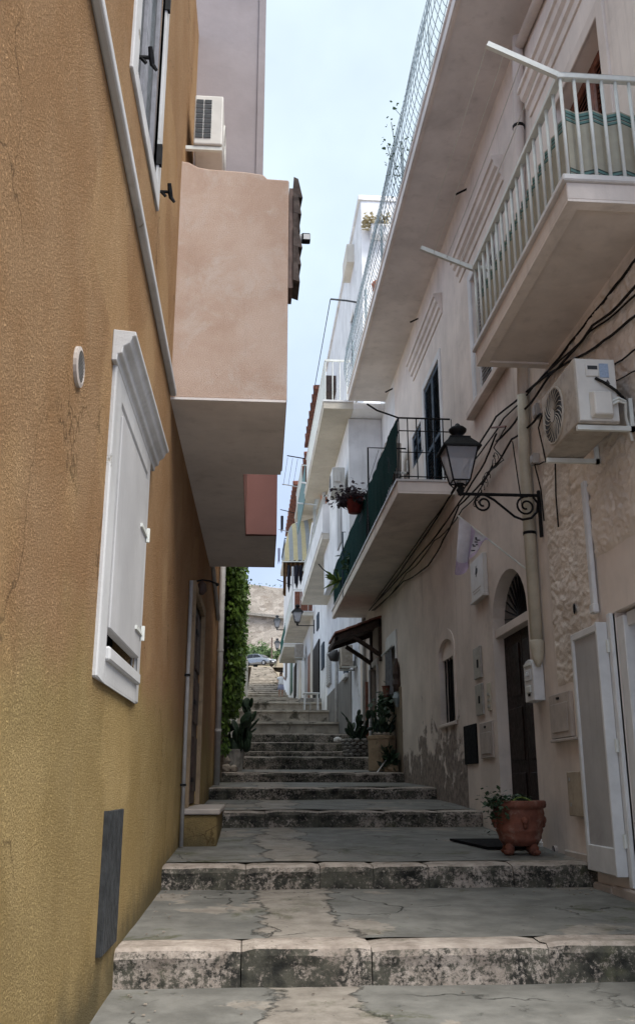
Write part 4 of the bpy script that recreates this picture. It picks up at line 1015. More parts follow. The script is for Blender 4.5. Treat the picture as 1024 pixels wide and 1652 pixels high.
MB().tube([FR.p(15.8, r0 + .1, o + .02), FR.p(15.8, r1 + .75, o + .02), FR.p(15.8, r1 + .75, .1)], .016, 6).build('post', 'iron', fp)
MB().tube([FR.p(20.2, r0 - .2, o + .04), FR.p(20.2, r1 + .35, o + .04), FR.p(20.2, r1 + .35, .2)], .018, 6).build('post', 'blue_shutter', fp)
MB().tube([FR.p(22.4, r1 - .2, o - .02), FR.p(22.4, r1 - .14, o + .15), FR.p(22.4, r1, o + .32), FR.p(22.4, r1 + .12, o + .42)], .014, 6).build('arm', 'iron', fp)
for k in range(3): MB().tube([FR.p(15.8, r1 + .72, .2 + .2 * k), FR.p(20.2, r1 + .33, .2 + .2 * k)], .004, 4).build('line', 'cable', fp)
# flower pot hung on the railing, yucca, small pots
q = FR.p(16.8, r0 + .75, o + .16)
fpot = thing('hanging_pot', 'red hanging pot with dark purple leaves on the netted balcony rail', 'flower pot', q)
MB().lathe([(.12, 0), (.17, .24), (.185, .26), (.185, .3), (.15, .3)], q, 14).build('bowl', 'pot_red', fpot, smooth=True)
fm = MB(); rg = random.Random(8)
def pf(r): d = Vector((r.gauss(-.08, .15), r.gauss(.0, .2), abs(r.gauss(.12, .13)) - .12)); return q + Vector((0, 0, .3)) + d, Vector((0, 0, 1))
leaf_mass(fm, pf, 420, .10, rg, .2); fm.build('foliage', 'purple_leaf', fpot, weld=False)
q = FR.p(20.9, r0 + .05, o + .06)
yu = thing('yucca', 'spiky light green yucca leaning over the netted balcony', 'plant', q); rg = random.Random(9)
MB().lathe([(.08, -.02), (.11, .18), (.12, .2)], FR.p(20.9, r0 + .1, o - .15), 12).build('bowl', 'pot_red', yu)
for k in range(22):
    d = Vector((rg.uniform(-.9, .3), rg.uniform(-.8, .8), rg.uniform(-.3, .9))).normalized(); s = d.cross(Vector((0, 0, 1))).normalized() * .014; q2 = q + Vector((0, 0, .25)); L = rg.uniform(.3, .5)
    MB().add([q2 - s, q2 + s, q2 + d * L * .6 + s, q2 + d * L - Vector((0, 0, .08)), q2 + d * L * .6 - s], [(0, 1, 2, 3, 4)]).build('leaf', 'yucca', yu)
q = FR.p(19.3, r0 + .12, o - .2)
gp = thing('balcony_plant', 'trailing green plant in a pot behind the green netting gap', 'plant', q)
MB().lathe([(.09, 0), (.13, .22), (.13, .26)], q, 12).build('bowl', 'pot_red', gp)
fm = MB(); leaf_mass(fm, lambda r: (q + Vector((r.gauss(-.1, .12), r.gauss(0, .15), .2 + r.gauss(.05, .12))), Vector((0, 0, 1))), 160, .12, rg, .3); fm.build('foliage', 'pot_leaf', gp, weld=False)

# ---- things on the right-hand front
t, f = ac_unit('air_conditioner', 'large dusty white air conditioner on the rough wall beside the lantern', 6.30, 7.10, 2.42, 2.74, 2.60 + E_, 3.13 + E_, 'R', 'ac_dirty')
y = 6.285
MB().box(2.43, 2.735, y, 6.297, 2.612 + E_, 3.118 + E_).build('service_panel', 'ac_white', t, bevel=.006)
MB().box(2.50, 2.60, y - .012, y - .001, 2.97 + E_, 3.07 + E_).build('handle_recess', 'ac_white', t, bevel=.004)
MB().box(2.515, 2.59, y - .015, y - .0125, 3.025 + E_, 3.055 + E_).build('handle_slot', 'ac_dark', t)
MB().box(2.61, 2.68, y - .004, y - .001, 2.965 + E_, 3.08 + E_).build('rating_label', 'label_blue', t)
tri = [(2.645, 2.915), (2.685, 2.915), (2.665, 2.95)]
MB().prism([(x, y - .004, z + E_) for x, z in tri], (0, .003, 0)).build('warning_triangle', 'ink', t)
MB().hexa([(2.525, y - .075, 2.64 + E_), (2.66, y - .075, 2.64 + E_), (2.68, y, 2.63 + E_), (2.51, y, 2.63 + E_), (2.525, y - .075, 2.82 + E_), (2.66, y - .075, 2.82 + E_), (2.68, y, 2.845 + E_), (2.51, y, 2.845 + E_)]).build('valve_cover', 'ac_white', t, bevel=.008)
MB().tube([(2.57, y - .01, 2.955 + E_), (2.63, y - .03, 2.91 + E_), (2.72, y - .02, 2.85 + E_), (2.82, y + .05, 2.80 + E_)], .012, 6).build('power_cord', 'cable', t)
for k in range(2): MB().tube([(2.66, y - .03, 2.73 + E_ + .025 * k), (2.72, y - .04, 2.76 + E_ + .025 * k), (2.78, y - .02, 2.75 + E_ + .02 * k), (2.80, y + .04, 2.66 + E_), (2.86, y + .1, 2.5 + E_)], .011, 6).build('refrigerant_pipe', 'rail_white', t)
# downpipe: grey-white above, cream below
dp = thing('downpipe', 'cream downpipe on the front beside the arched door', 'downpipe', FR.p(8.82, 1.9, .06))
MB().tube([FR.p(8.95, 1.27 + E_, .07), FR.p(8.95, 3.3 + E_, .07), FR.p(8.86, 3.95 + E_, .07)], .062, 12).build('lower_tube', 'cream_metal', dp, smooth=True)
MB().tube([FR.p(8.95, 1.12 + E_, .07), FR.p(8.95, 1.2 + E_, .07), FR.p(8.95, 1.32 + E_, .07), FR.p(8.95, 1.36 + E_, .07), FR.p(8.95, 1.38 + E_, .07)], [.02, .055, .074, .074, .06], 12).build('end_sleeve', 'cream_metal', dp, smooth=True)
MB().tube([FR.p(8.86, 3.94 + E_, .07), FR.p(8.66, 5.3 + E_, .07), FR.p(8.3, 7.4 + E_, .07), FR.p(8.2, 7.95 + E_, .07)], .06, 12).build('upper_tube', 'plaster_smooth', dp, smooth=True)
for bb, aa in ((2.45, 8.95), (5.6, 8.61), (6.9, 8.38)): MB().tube([FR.p(aa, bb + E_, .07), FR.p(aa, bb + .03 + E_, .07)], .068, 12).build('clamp', 'iron', dp)
# upper wall string band / conduit under eave
tag(MB().tube([FR.p(5.0, 7.55 + E_, .06), FR.p(8.4, 7.85 + E_, .06)], .055, 10).build('eave_pipe', 'plaster_smooth', origin=FR.p(6, 8, 0), smooth=True), 'thick pale pipe running under the eave above the white balcony', 'pipe')
# white trunking
tk = thing('cable_trunking', 'narrow white cable trunking on the rough wall under the air conditioner', 'trunking', FR.p(7.43, 2.4, .03))
MB().fbox(FR, 7.40, 7.47, 1.42 + E_, 2.52 + E_, .02, .06).build('cover', 'white_paint', tk, bevel=.006)
MB().fbox(FR, 7.385, 7.485, 1.37 + E_, 1.45 + E_, .018, .07).build('end_cap', 'white_paint', tk, bevel=.01)
# lantern on scroll bracket
def lantern(name, label, base, s, mat='iron', detail=True):
    """four-sided tapering street lantern whose foot sits at base"""
    b = Vector(base); t = thing(name, label, 'street lamp', b, 'wall lanterns'); rot = math.pi / 4
    def ring(r, z): return [b + Vector((r * s * math.cos(rot + k * math.pi / 2), r * s * math.sin(rot + k * math.pi / 2), z * s)) for k in range(4)]
    MB().lathe([(.01 * s, -.03 * s), (.03 * s, 0), (.055 * s, .05 * s), (.03 * s, .09 * s), (.05 * s, .12 * s), (.05 * s, .14 * s)], b, 10).build('foot', mat, t)
    lo, hi = ring(.155, .16), ring(.30, .60)
    fr = MB()
    for k in range(4):
        fr.tube([lo[k], hi[k]], .012 * s, 5); fr.tube([lo[k], lo[(k+1)%4]], .012 * s, 5); fr.tube([hi[k], hi[(k+1)%4]], .014 * s, 5)
        c = ring(.04, .13)[k]; fr.tube([c, (c + lo[k]) / 2 + Vector((0, 0, -.05 * s)), lo[k]], .01 * s, 5)
    fr.build('frame', mat, t)
    for k in range(4):
        k2 = (k + 1) % 4; i0, i1 = ring(.150, .165), ring(.295, .60)
        MB().quad(i0[k], i0[k2], i1[k2], i1[k]).build('pane', 'pane_milky', t)
    rf = MB(); r0_, r1_, r2_, r3_ = ring(.36, .585), ring(.345, .61), ring(.2, .73), ring(.19, .76)
    for A, B in ((r0_, r1_), (r1_, r2_), (r2_, r3_)):
        for k in range(4): rf.quad(A[k], A[(k+1)%4], B[(k+1)%4], B[k])
    rf.quad(*r3_); rf.quad(*reversed(ring(.36, .585))); rf.build('roof', mat, t)
    MB().lathe([(.10 * s, .755 * s), (.06 * s, .80 * s), (.075 * s, .82 * s), (.115 * s, .86 * s), (.12 * s, .89 * s), (.09 * s, .92 * s), (.045 * s, .94 * s), (.025 * s, .97 * s), (.0, .985 * s)], b, 14).build('finial', mat, t, smooth=True)
    MB().lathe([(.03 * s, .2 * s), (.06 * s, .35 * s), (.05 * s, .45 * s), (.01, .5 * s)], b, 10).build('bulb', 'white_paint', t, smooth=True)
    return t
LY = 8.73
lt = lantern('street_lantern', 'large black wall lantern with scroll bracket beside the white balcony', (2.083, LY, 2.80 + E_), .77)
ba = MB().tube([(2.06, LY, 2.80 + E_), (2.88, LY, 2.80 + E_)], .017, 8).build('arm', 'iron', lt)
MB().obox((2.878, LY, 2.61 + E_), (.012, 0, 0), (0, .02, 0), (0, 0, .24)).build('wall_plate', 'iron', lt)
def spiral(cx, cz, r0, t0, t1, n=26, dec=.75):
    return [(cx + r0 * (1 - dec * k / n) * math.cos(t0 + (t1 - t0) * k / n), LY, cz + r0 * (1 - dec * k / n) * math.sin(t0 + (t1 - t0) * k / n)) for k in range(n + 1)]
s1 = spiral(2.31, 2.705 + E_, .095, R(80), R(80 + 560)); s2 = spiral(2.745, 2.685 + E_, .105, R(80), R(80 + 560))
MB().tube(s1, .011, 6).build('scroll', 'iron', lt); MB().tube(s2, .011, 6).build('scroll', 'iron', lt)
MB().tube([(2.33, LY, 2.795 + E_), (2.42, LY, 2.745 + E_), (2.52, LY, 2.66 + E_), (2.62, LY, 2.575 + E_), (2.7, LY, 2.545 + E_), (2.79, LY, 2.565 + E_), (2.85, LY, 2.63 + E_), (2.865, LY, 2.72 + E_), (2.82, LY, 2.785 + E_)], .013, 6).build('brace', 'iron', lt)
# flag on a slanting pole
fy = 9.165
fg = thing('flag', 'lilac and white flag hanging limp from a slanting pole by the door', 'flag', (2.88, fy, 2.118 + E_))
tip = Vector((2.149, fy, 2.70 + E_)); ft = Vector((2.89, fy, 2.10 + E_))
MB().tube([ft, tip], .010, 6).build('pole', 'rail_white', fg)
def fpt(u, v):
    top_ = tip.lerp(ft, .02 + .40 * u); L = .54 * (1 - u ** 1.8) + .03 + .02 * math.sin(u * 9)
    sw = .05 * math.sin(u * 7 + v * 2) * (.3 + v)
    x = top_.x - (.08 * v if u < .5 else .14 * v * (u)) ; return (x - .03 * math.sin(u * 12) * v, fy - sw, top_.z - L * v)
MB().grid(fpt, 26, 14).build('cloth', 'flag_white', fg, smooth=True)
MB().grid(lambda u, v: Vector(fpt(.40 + .16 * u, v * 1.0)) + Vector((0, -.006, 0)), 6, 10).build('lilac_band', 'lilac', fg, smooth=True)
MB().grid(lambda u, v: Vector(fpt(u, .80 + .22 * v)) + Vector((0, -.006, 0)), 16, 4).build('lilac_hem', 'lilac', fg, smooth=True)
MB().grid(lambda u, v: Vector(fpt(.90 + .1 * u, v)) + Vector((0, -.006, 0)), 3, 8).build('lilac_edge', 'lilac', fg, smooth=True)
for i, (u_, v_) in enumerate(((.66, .22), (.70, .34), (.74, .26), (.64, .44), (.70, .5), (.77, .46), (.67, .66), (.73, .7))):
    p = Vector(fpt(u_, v_)) + Vector((0, -.012, 0)); MB().obox(p, (.010 + .006 * (i % 3), 0, 0), (0, .001, 0), (0, 0, .006 + .008 * (i == 0))).build('print', 'ink', fg)
# marble plaque with script initials
pl = thing('plaque', 'square marble plaque with dark script letters beside the arched door', 'plaque', FR.p(11.2, 2.5 + E_, 0))
pa0, pa1, pb0, pb1 = 10.93, 11.58, 2.26 + E_, 2.76 + E_
pq = MB().fbox(FR, pa0, pa1, pb0, pb1, 0, .055).build('slab', 'marble', pl, bevel=.006)
MB().fbox(FR, pa0 - .01, pa1 + .01, pb0 - .04, pb0 - .003, 0, .075).build('ledge', 'marble', pl, bevel=.006)
def letters(txt, a, b, size, out, name, mat, parent, shear=0.0, fr_=FR):
    cu = bpy.data.curves.new('lettering', 'FONT'); cu.body = txt; cu.size = size; cu.align_x = 'CENTER'; cu.shear = shear; cu.extrude = .0015; cu.resolution_u = 3
    o_ = bpy.data.objects.new('lettering', cu); COL.objects.link(o_)
    dg = bpy.context.evaluated_depsgraph_get(); me = bpy.data.meshes.new_from_object(o_.evaluated_get(dg)); bpy.data.objects.remove(o_)
    mt = Matrix(((0, 0, -1, XR - out), (-1, 0, 0, a), (0, 1, 0, b), (0, 0, 0, 1)))   # reads from the street, left to right = far to near
    me.transform(mt); me.transform(Matrix.Translation(-ORG[parent])); me.materials.clear(); me.materials.append(M[mat]); me.name = name
    o2 = bpy.data.objects.new(name, me); COL.objects.link(o2); o2.parent = parent; ORG[o2] = ORG[parent]; return o2
letters('lp', 11.27, 2.56 + E_, .15, .058, 'lettering', 'ink', pl, .4)
MB().fbox(FR, 11.08, 11.5, 2.36 + E_, 2.375 + E_, .055, .057).build('inscription_line', 'box_plaster', pl)
MB().fbox(FR, 11.12, 11.46, 2.325 + E_, 2.337 + E_, .055, .057).build('inscription_line', 'box_plaster', pl)
# meter slots, bell plates, cabinets, letter box
def plate(name, label, cat, a0, a1, b0, b1, d, mat, group=None):
    t = thing(name, label, cat, FR.p((a0 + a1) / 2, b0, 0), group); MB().fbox(FR, a0, a1, b0, b1, 0, d).build('body', mat, t, bevel=.006); return t
t = plate('letter_slot', 'upper grey metal letter slot plate beside the arched door', 'letter slot', 11.40, 11.76, 1.29 + E_, 1.68 + E_, .03, 'steel', 'letter slots')
MB().fbox(FR, 11.5, 11.56, 1.42 + E_, 1.52 + E_, .03, .036).build('keyhole', 'iron', t)
t = plate('letter_slot', 'lower grey metal letter slot plate beside the arched door', 'letter slot', 11.40, 11.74, .84 + E_, 1.22 + E_, .03, 'steel', 'letter slots')
MB().fbox(FR, 11.5, 11.56, .98 + E_, 1.07 + E_, .03, .036).build('keyhole', 'iron', t)
t = plate('bell_panel', 'narrow brass bell panel left of the arched door', 'bell panel', 11.05, 11.19, .86 + E_, 1.19 + E_, .02, 'cream_metal')
for k in range(3): MB().fbox(FR, 11.08, 11.16, .90 + E_ + .07 * k, .93 + E_ + .07 * k, .02, .028).build('button', 'steel', t)
plate('notice_board', 'plain black panel low on the wall between window and arched door', 'panel', 11.83, 12.52, .27 + E_, .76 + E_, .02, 'black_panel')
t = plate('meter_cabinet', 'pale meter cabinet door low beside the arched door', 'cabinet', 11.02, 11.62, .32 + E_, .74 + E_, .025, 'box_plaster', 'meter cabinets')
MB().fbox(FR, 11.10, 11.54, .37 + E_, .62 + E_, .025, .034).build('door_panel', 'box_plaster', t, bevel=.004); MB().fbox(FR, 11.3, 11.36, .67 + E_, .695 + E_, .025, .036).build('lock', 'iron', t)
t = plate('meter_cabinet', 'square beige meter cabinet on the wall between letter box and shutter', 'cabinet', 8.23, 8.80, .42 + E_, .82 + E_, .04, 'box_plaster', 'meter cabinets')
MB().fbox(FR, 8.29, 8.74, .47 + E_, .73 + E_, .04, .05).build('door_panel', 'box_plaster', t, bevel=.005); MB().fbox(FR, 8.5, 8.55, .765 + E_, .785 + E_, .04, .055).build('lock', 'iron', t)
MB().fbox(FR, 8.1, 8.78, .385 + E_, .412 + E_, 0, .06).build('ledge', 'box_plaster', t, bevel=.006)
t = plate('gas_box', 'weathered tan gas box low on the wall behind the white shutter', 'gas box', 8.0, 8.36, -.25 + E_, .12 + E_, .07, 'box_beige')
for (p, q) in ((8.28, -.17), (8.28, .04)): MB().fbox(FR, p, p + .03, q + E_, q + .03 + E_, .07, .076).build('screw', 'steel', t)
lb = thing('letter_box', 'ornate white letter box under the downpipe by the arched door', 'letter box', FR.p(9.12, .8 + E_, 0))
la0, la1, lb0, lb1 = 9.0, 9.3, .80 + E_, 1.14 + E_
n = 8; pr = [(la0, lb0), (la1, lb0), (la1, lb1)] + [((la0 + la1) / 2 + .15 * math.cos(math.pi * k / n), lb1 + .07 * math.sin(math.pi * k / n)) for k in range(1, n)] + [(la0, lb1)]
MB().prism([FR.p(a, b, .005) for a, b in pr], (-.11, 0, 0)).build('body', 'white_paint', lb, bevel=.006)
MB().fbox(FR, la0 + .05, la1 - .05, lb0 + .20, lb0 + .31, .115, .125).build('crest_panel', 'white_paint', lb, bevel=.008)
MB().fbox(FR, la0 + .04, la1 - .04, lb0 + .34, lb0 + .37, .115, .13).build('flap', 'rail_white', lb, bevel=.006)
MB().fbox(FR, la0 + .08, la1 - .08, lb0 + .08, lb0 + .15, .115, .13).build('pull', 'rail_white', lb, bevel=.01)
MB().fbox(FR, la0 + .12, la1 - .12, lb0 + .05, lb0 + .075, .115, .122).build('keyhole', 'iron', lb)
for k in range(5): MB().ball(FR.p(la0 + .10 + .025 * k, lb0 + .255 + .02 * (k % 2), .128), .006, .012, .014, 6, 4).build('ornament', 'white_paint', lb)
# hole, junction boxes, sockets
ha_, hb_ = FR.px(930, 982, .02)
MB().add([FR.p(ha_ + .035*math.cos(2*math.pi*k/12), hb_ + .05*math.sin(2*math.pi*k/12), .045) for k in range(12)], [tuple(range(12))]).build('vent_hole', 'black_panel', ha)
a, b = FR.px(897, 1372)
t = thing('drain_spout', 'small open drain spout at the wall foot behind the terracotta pot', 'spout', FR.p(a, b, 0)); MB().tube([FR.p(a, b, -.02), FR.p(a, b, .03)], .045, 12, False).build('pipe', 'box_plaster', t); MB().tube([FR.p(a, b, .005), FR.p(a, b, .012)], .04, 12).build('bore', 'black_panel', t)
for (u, v, s, lab) in ((872, 664, .06, 'small grey junction box on the wall left of the big air conditioner, upper'), (868, 742, .05, 'small grey junction box below the other near the downpipe')):
    a, b = FR.px(u, v); t = plate('junction_box', lab, 'junction box', a - s, a + s, b - s, b + s * 1.2, .07, 'grey_pipe', 'junction boxes')
    MB().fbox(FR, a - s * .7, a + s * .7, b - s * .7, b + s * .9, .07, .078).build('cover', 'grey_pipe', t)
# ---- cables
def cable(label, pxs, r=.012, o=.05, sag=0.0, grp='cables along the right-hand fronts'):
    pts = []
    for i, q in enumerate(pxs):
        oo = q[2] if len(q) > 2 else o; a, b = FR.px(q[0], q[1], oo); pts.append(FR.p(a, b, oo))
    out = []
    for i in range(len(pts) - 1):
        for k in range(5):
            s = k / 5; p = pts[i].lerp(pts[i+1], s); p.z -= sag * 4 * s * (1 - s); p.z += .006 * math.sin(i * 3 + k * 1.7); out.append(p)
    out.append(pts[-1])
    return tag(MB().tube(out, r, 5).build('cable', 'cable', origin=pts[0]), label, 'cable', grp)
cable('thick black cable from the top right corner down behind the lantern to the canopy', [(1030, 505), (960, 560), (885, 602), (800, 672), (760, 738), (705, 835), (640, 930), (595, 985)], .012)
cable('thin cable running just above the air conditioner towards the white balcony', [(1030, 470), (950, 535), (880, 600), (812, 675), (765, 742), (690, 850), (600, 975)], .009, sag=.02)
cable('black cable looping low between the lantern and the far end of the dark balcony', [(905, 655), (870, 668), (825, 708), (790, 760), (740, 815), (715, 870), (690, 912), (650, 938), (600, 985)], .012, sag=.03)
cable('thin dark cable dropping down the plaster beside the lantern bracket', [(826, 712), (833, 760), (842, 820), (846, 880), (849, 905)], .007)
cable('cable hanging from the air conditioner past the junction boxes', [(882, 640), (868, 690), (880, 745), (862, 750), (872, 790), (877, 840)], .008)
cable('two twisted cables across the rough wall to the right edge', [(1030, 560), (985, 592), (945, 612)], .008)
cable('thin wire crossing the rough wall right of the air conditioner', [(1030, 596), (975, 622), (940, 640)], .006)
cable('wire running down the rough wall below the air conditioner', [(895, 748), (896, 800), (900, 850)], .008)
cable('bundle of wires under the dark balcony beside the lantern', [(800, 700), (782, 745), (748, 800), (705, 862), (660, 915), (610, 968)], .012, o=.08)
cable('short tangle of wires beside the lantern glass', [(815, 690), (796, 722), (812, 742), (790, 760), (776, 782)], .007, o=.09)
cable('dark cable hugging the underside edge of the white balcony by the wall', [(1030, 412), (985, 470), (930, 540), (884, 598), (845, 640)], .012, o=.03)
cable('slack cable between the white balcony and the lantern tangle', [(1030, 455), (955, 525), (885, 606), (838, 668), (800, 712)], .012, o=.07, sag=.03)
cable('thin slack wire beneath the thick black cable to the canopy', [(790, 760), (745, 822), (700, 872), (655, 925), (603, 985)], .008, o=.09, sag=.06)
rg = random.Random(21); tg = MB()
for k in range(12):
    a, b = FR.px(800 - 3 * k, 735 + 7 * k, .07); c = Vector(FR.p(a, b, .07)); r_ = rg.uniform(.03, .09)
    tg.tube([c + Vector((-.02 * math.sin(q), r_ * math.cos(q + k), r_ * math.sin(q + k) * .8)) for q in [x * .5 for x in range(11)]], .005, 4)
tag(tg.build('cable_tangle', 'cable', origin=FR.p(10, 3.8, 0)), 'knot of looped black wires on the wall right of the lantern', 'cable')
tag(MB().tube([FR.p(*FR.px(792, 690, .06), .06), FR.p(*FR.px(815, 688, .06), .06)], .012, 6).build('cable_bracket', 'door_red', origin=FR.p(9.7, 4, 0)), 'rusty bracket rod holding cables above the lantern', 'bracket')
# ---- terracotta pot, mat
pc = Vector((2.49, 8.75, ground(8.75)))
tp = thing('terracotta_pot', 'big round terracotta pot on feet beside the arched door', 'flower pot', pc)
MB().lathe([(.10, .07), (.155, .075), (.175, .11), (.19, .13), (.186, .14), (.205, .19), (.212, .2), (.212, .215), (.206, .22), (.222, .29), (.232, .35), (.226, .375), (.225, .39), (.248, .40), (.252, .42), (.25, .45), (.238, .46), (.205, .46), (.2, .42), (.01, .41)], pc, 32).build('bowl', 'terracotta', tp, smooth=True)
MB().lathe([(.01, .415), (.198, .42)], pc, 24).build('soil', 'soil', tp)
for k in range(4):
    a = R(35 + 90 * k); c = pc + Vector((.15 * math.cos(a), .15 * math.sin(a), 0))
    MB().ball(c + Vector((0, 0, .045)), .048, .048, .055, 8, 6).ball(c + Vector((.03 * math.cos(a), .03 * math.sin(a), .02)), .04, .04, .026, 8, 5).build('foot', 'terracotta', tp, smooth=True)
for a in (R(180), R(0), R(268)):
    c = pc + Vector((.222 * math.cos(a), .222 * math.sin(a), .29)); MB().ball(c, .035, .035, .04, 8, 6).ball(c + Vector((0, 0, -.04)), .022, .022, .03, 8, 5).build('mask_handle', 'terracotta', tp, smooth=True)
pp = thing('pot_plant', 'trailing green succulent spilling over the terracotta pot', 'plant', pc + Vector((0, 0, .45)))
fm = MB(); rg = random.Random(15)
def sp_(r):
    t_ = r.random()
    if t_ < .7: return pc + Vector((-.17 + r.gauss(-.05, .06), -.08 + r.gauss(0, .08), .44 + r.gauss(.02, .05) - (.16 * r.random() if r.random() < .5 else 0))), Vector((0, 0, 1))
    return pc + Vector((r.uniform(-.15, .1), r.uniform(-.15, .05), .46 + r.uniform(0, .04))), Vector((0, 0, 1))
leaf_mass(fm, sp_, 420, .045, rg, 0); fm.build('foliage', 'pot_leaf', pp, weld=False)
for k in range(5):
    a0_ = rg.uniform(0, 6); MB().tube([pc + Vector((-.02 + .09 * math.cos(a0_ + q * .6), -.18 + .03 * math.sin(a0_ * 2 + q), .44 + .05 * math.sin(a0_ + q * .6))) for q in range(7)], .006, 5).build('stem', 'yucca', pp)
mt = thing('door_mat', 'black door mat lying in front of the arched door', 'door mat', (2.4, 9.6, ground(9.6)))
mq = [atZ(748, 1350, .5), atZ(800, 1349, .5), atZ(830, 1364, .5), atZ(790, 1366, .5)]
def gz_(x, y, d): return (x, y, ground(y) + d)
mm = MB(); c4 = [(2.28, 9.12), (2.72, 9.12), (2.72, 9.95), (2.1, 9.95)]
mm.hexa([gz_(x, y, .006) for x, y in c4] + [gz_(x, y, .026) for x, y in c4]); mm.build('rubber_sheet', 'black_panel', mt)

# ================================================================ right: house B (stone dado, tiled canopy, tall white upper storey)
hb = thing('canopy_house', 'pale house with tiled door canopy and tall white upper storey', 'house', (XR + 1, 22, 1.2))
DB = rect(20.75, 22.0, 1.5, 2.62 + E_); WB = rect(18.1, 19.2, 1.86 + E_, 2.66 + E_)
MB().wall(FR, rect(17.55, 24.0, .8, 4.02 + E_), [DB, WB], depth=.2, back=.4).build('wall', 'plaster_door', hb)
MB().box(XR + .4, XR + 5, 17.56, 24.0, .5, 8 + E_).build('rear_wall', 'plaster_white', hb)
MB().wall(FR, [(17.56, 4.02 + E_), (34, 4.02 + E_), (34, 15.9 + E_), (22.65, 15.9 + E_), (22.65, 8.4 + E_), (17.56, 8.4 + E_)], [rect(23.6, 24.6, 8.5 + E_, 10.4 + E_), rect(27.0, 28.1, 8.6 + E_, 10.4 + E_), rect(24.2, 25.1, 12.0 + E_, 13.4 + E_)], depth=.25, back=.4).build('upper_wall', 'plaster_white', hb)
MB().box(XR + .02, XR + 5, 22.6, 33.9, 8 + E_, 15.88 + E_).build('upper_storey', 'plaster_white', hb)
MB().box(XR - .06, XR + 5, 22.55, 34, 15.9 + E_, 16.05 + E_).build('roof_coping', 'plaster_white', hb)
for (p, q, r_, s_) in ((23.6, 24.6, 8.5, 10.4), (27.0, 28.1, 8.6, 10.4), (24.2, 25.1, 12.0, 13.4)):
    d = MB().fbox(FR, p, q, r_ + E_, s_ + E_, -.24, -.2).build('window', 'pane_dark', hb); 
    for (pp, qq, rr_, ss_) in ((p - .1, p, r_, s_ + .1), (q, q + .1, r_, s_ + .1), (p, q, s_, s_ + .1)): MB().fbox(FR, pp, qq, rr_ + E_, ss_ + E_, -.02, .04).build('surround', 'plaster_white', d)
MB().fbox(FR, 23.3, 24.9, 10.6 + E_, 10.95 + E_, 0, .16).build('cornice', 'plaster_white', hb)
MB().box(2.15, XR - .01, 19.4, 26.2, 5.25 + E_, 7.94 + E_).build('middle_storey', 'plaster_white', hb)
FM = Front('R', 2.15)
MB().fbox(FM, 21.0, 21.9, 5.5 + E_, 7.3 + E_, 0, .03).build('shutter', 'shutter_grey', hb)
def white_rail(parent, fr, a0, a1, z, o, h=.95, mat='rail_white', step=.16, near_end=True, o_in=0.0, panel=None):
    g = MB().fbox(fr, a0, a1, z + h, z + h + .04, o - .04, o).fbox(fr, a0, a0 + .04, z + h, z + h + .04, o_in, o - .04).build('top_rail', mat, parent)
    b = MB().tube([fr.p(a0 + .02, z, o - .02), fr.p(a0 + .02, z + h, o - .02)], .012, 4).build('baluster', mat, parent)
    for k in range(1, int((a1 - a0) / step)): inst(b, parent, dy=step * k)
    for k in range(1, int((o - o_in) / step) + 1): inst(b, parent, dx=step * k)
    if panel: MB().fbox(fr, a0 + .03, a1 - .03, z + .1, z + h - .05, o - .05, o - .035).build('rail_panel', panel, parent)
def slab(parent, fr, a0, a1, z, o, mat='soffit_cream', th=.16):
    s = MB().fbox(fr, a0, a1, z, z + th, -.05, o).build('balcony', mat, parent)
    MB().fbox(fr, a0 - .02, a1, z + th, z + th + .04, -.05, o + .02).build('top_slab', 'plaster_white', s)
    return s
MB().box(2.2, XR - .002, 18.86, 26.2, 7.96 + E_, 8.1 + E_).build('terrace_floor', 'plaster_white', hb)
s = slab(hb, FM, 18.86, 25.6, 7.95 + E_, .60)
white_rail(s, FM, 18.9, 25.5, 8.16 + E_, .58)
# ground floor
MB().fbox(FR, 17.57, 20.5, 1.0, 1.80 + E_, 0, .03).build('dado_slab', 'dado_slab', hb, bevel=.008)
w_ = MB().fbox(FR, 18.1, 19.2, 1.86 + E_, 2.66 + E_, -.19, -.15).build('window', 'black_panel', hb)
for (p, q, r_, s_) in ((17.95, 18.1, 1.80, 2.95), (19.2, 19.32, 1.84, 2.9), (18.1, 19.2, 2.66, 2.95)): MB().fbox(FR, p, q, r_ + E_, s_ + E_, -.02, .03).build('surround', 'plaster_white', w_)
cu_ = thing('window_curtain', 'faded grey curtain on a rod across the small window', 'curtain', FR.p(18.7, 2.9, .08))
MB().tube([FR.p(17.98, 2.62 + E_, .1), FR.p(19.4, 2.62 + E_, .1)], .02, 6).build('rod', 'white_paint', cu_)
MB().grid(lambda u, v: FR.p(18.15 + .95 * u - .2 * (1 - v), 1.7 + E_ + .9 * v, .09 + .05 * math.sin(u * 18) * (1.2 - v)), 40, 8).build('cloth', 'grey_cloth', cu_, smooth=True)
q = FR.p(18.4, 1.62 + E_, .16)
wp = thing('window_plant', 'dry dark plant in a pot hung below the curtained window', 'plant', q); rg = random.Random(31)
MB().lathe([(.06, 0), (.09, .2), (.1, .22)], q + Vector((0, 0, .05)), 10).build('bowl', 'terracotta', wp)
fm = MB(); leaf_mass(fm, lambda r: (q + Vector((r.gauss(-.02, .08), r.gauss(.1, .25), r.gauss(-.02, .12))), Vector((0, 0, 1))), 200, .12, rg, .4); fm.build('foliage', 'pot_leaf', wp, weld=False)
q = FR.p(17.75, 2.05 + E_, .06)
orn = thing('wall_ornament', 'brown carved ornament on the wall right of the curtained window', 'ornament', q)
MB().lathe([(.02, .3), (.05, .2), (.08, .0), (.06, -.1), (.09, -.2), (.03, -.32)], q, 8).build('body', 'door_wood', orn)
MB().lathe([(.05, -.34), (.09, -.45), (.02, -.62)], q, 8).build('pendant', 'galvanised', orn)
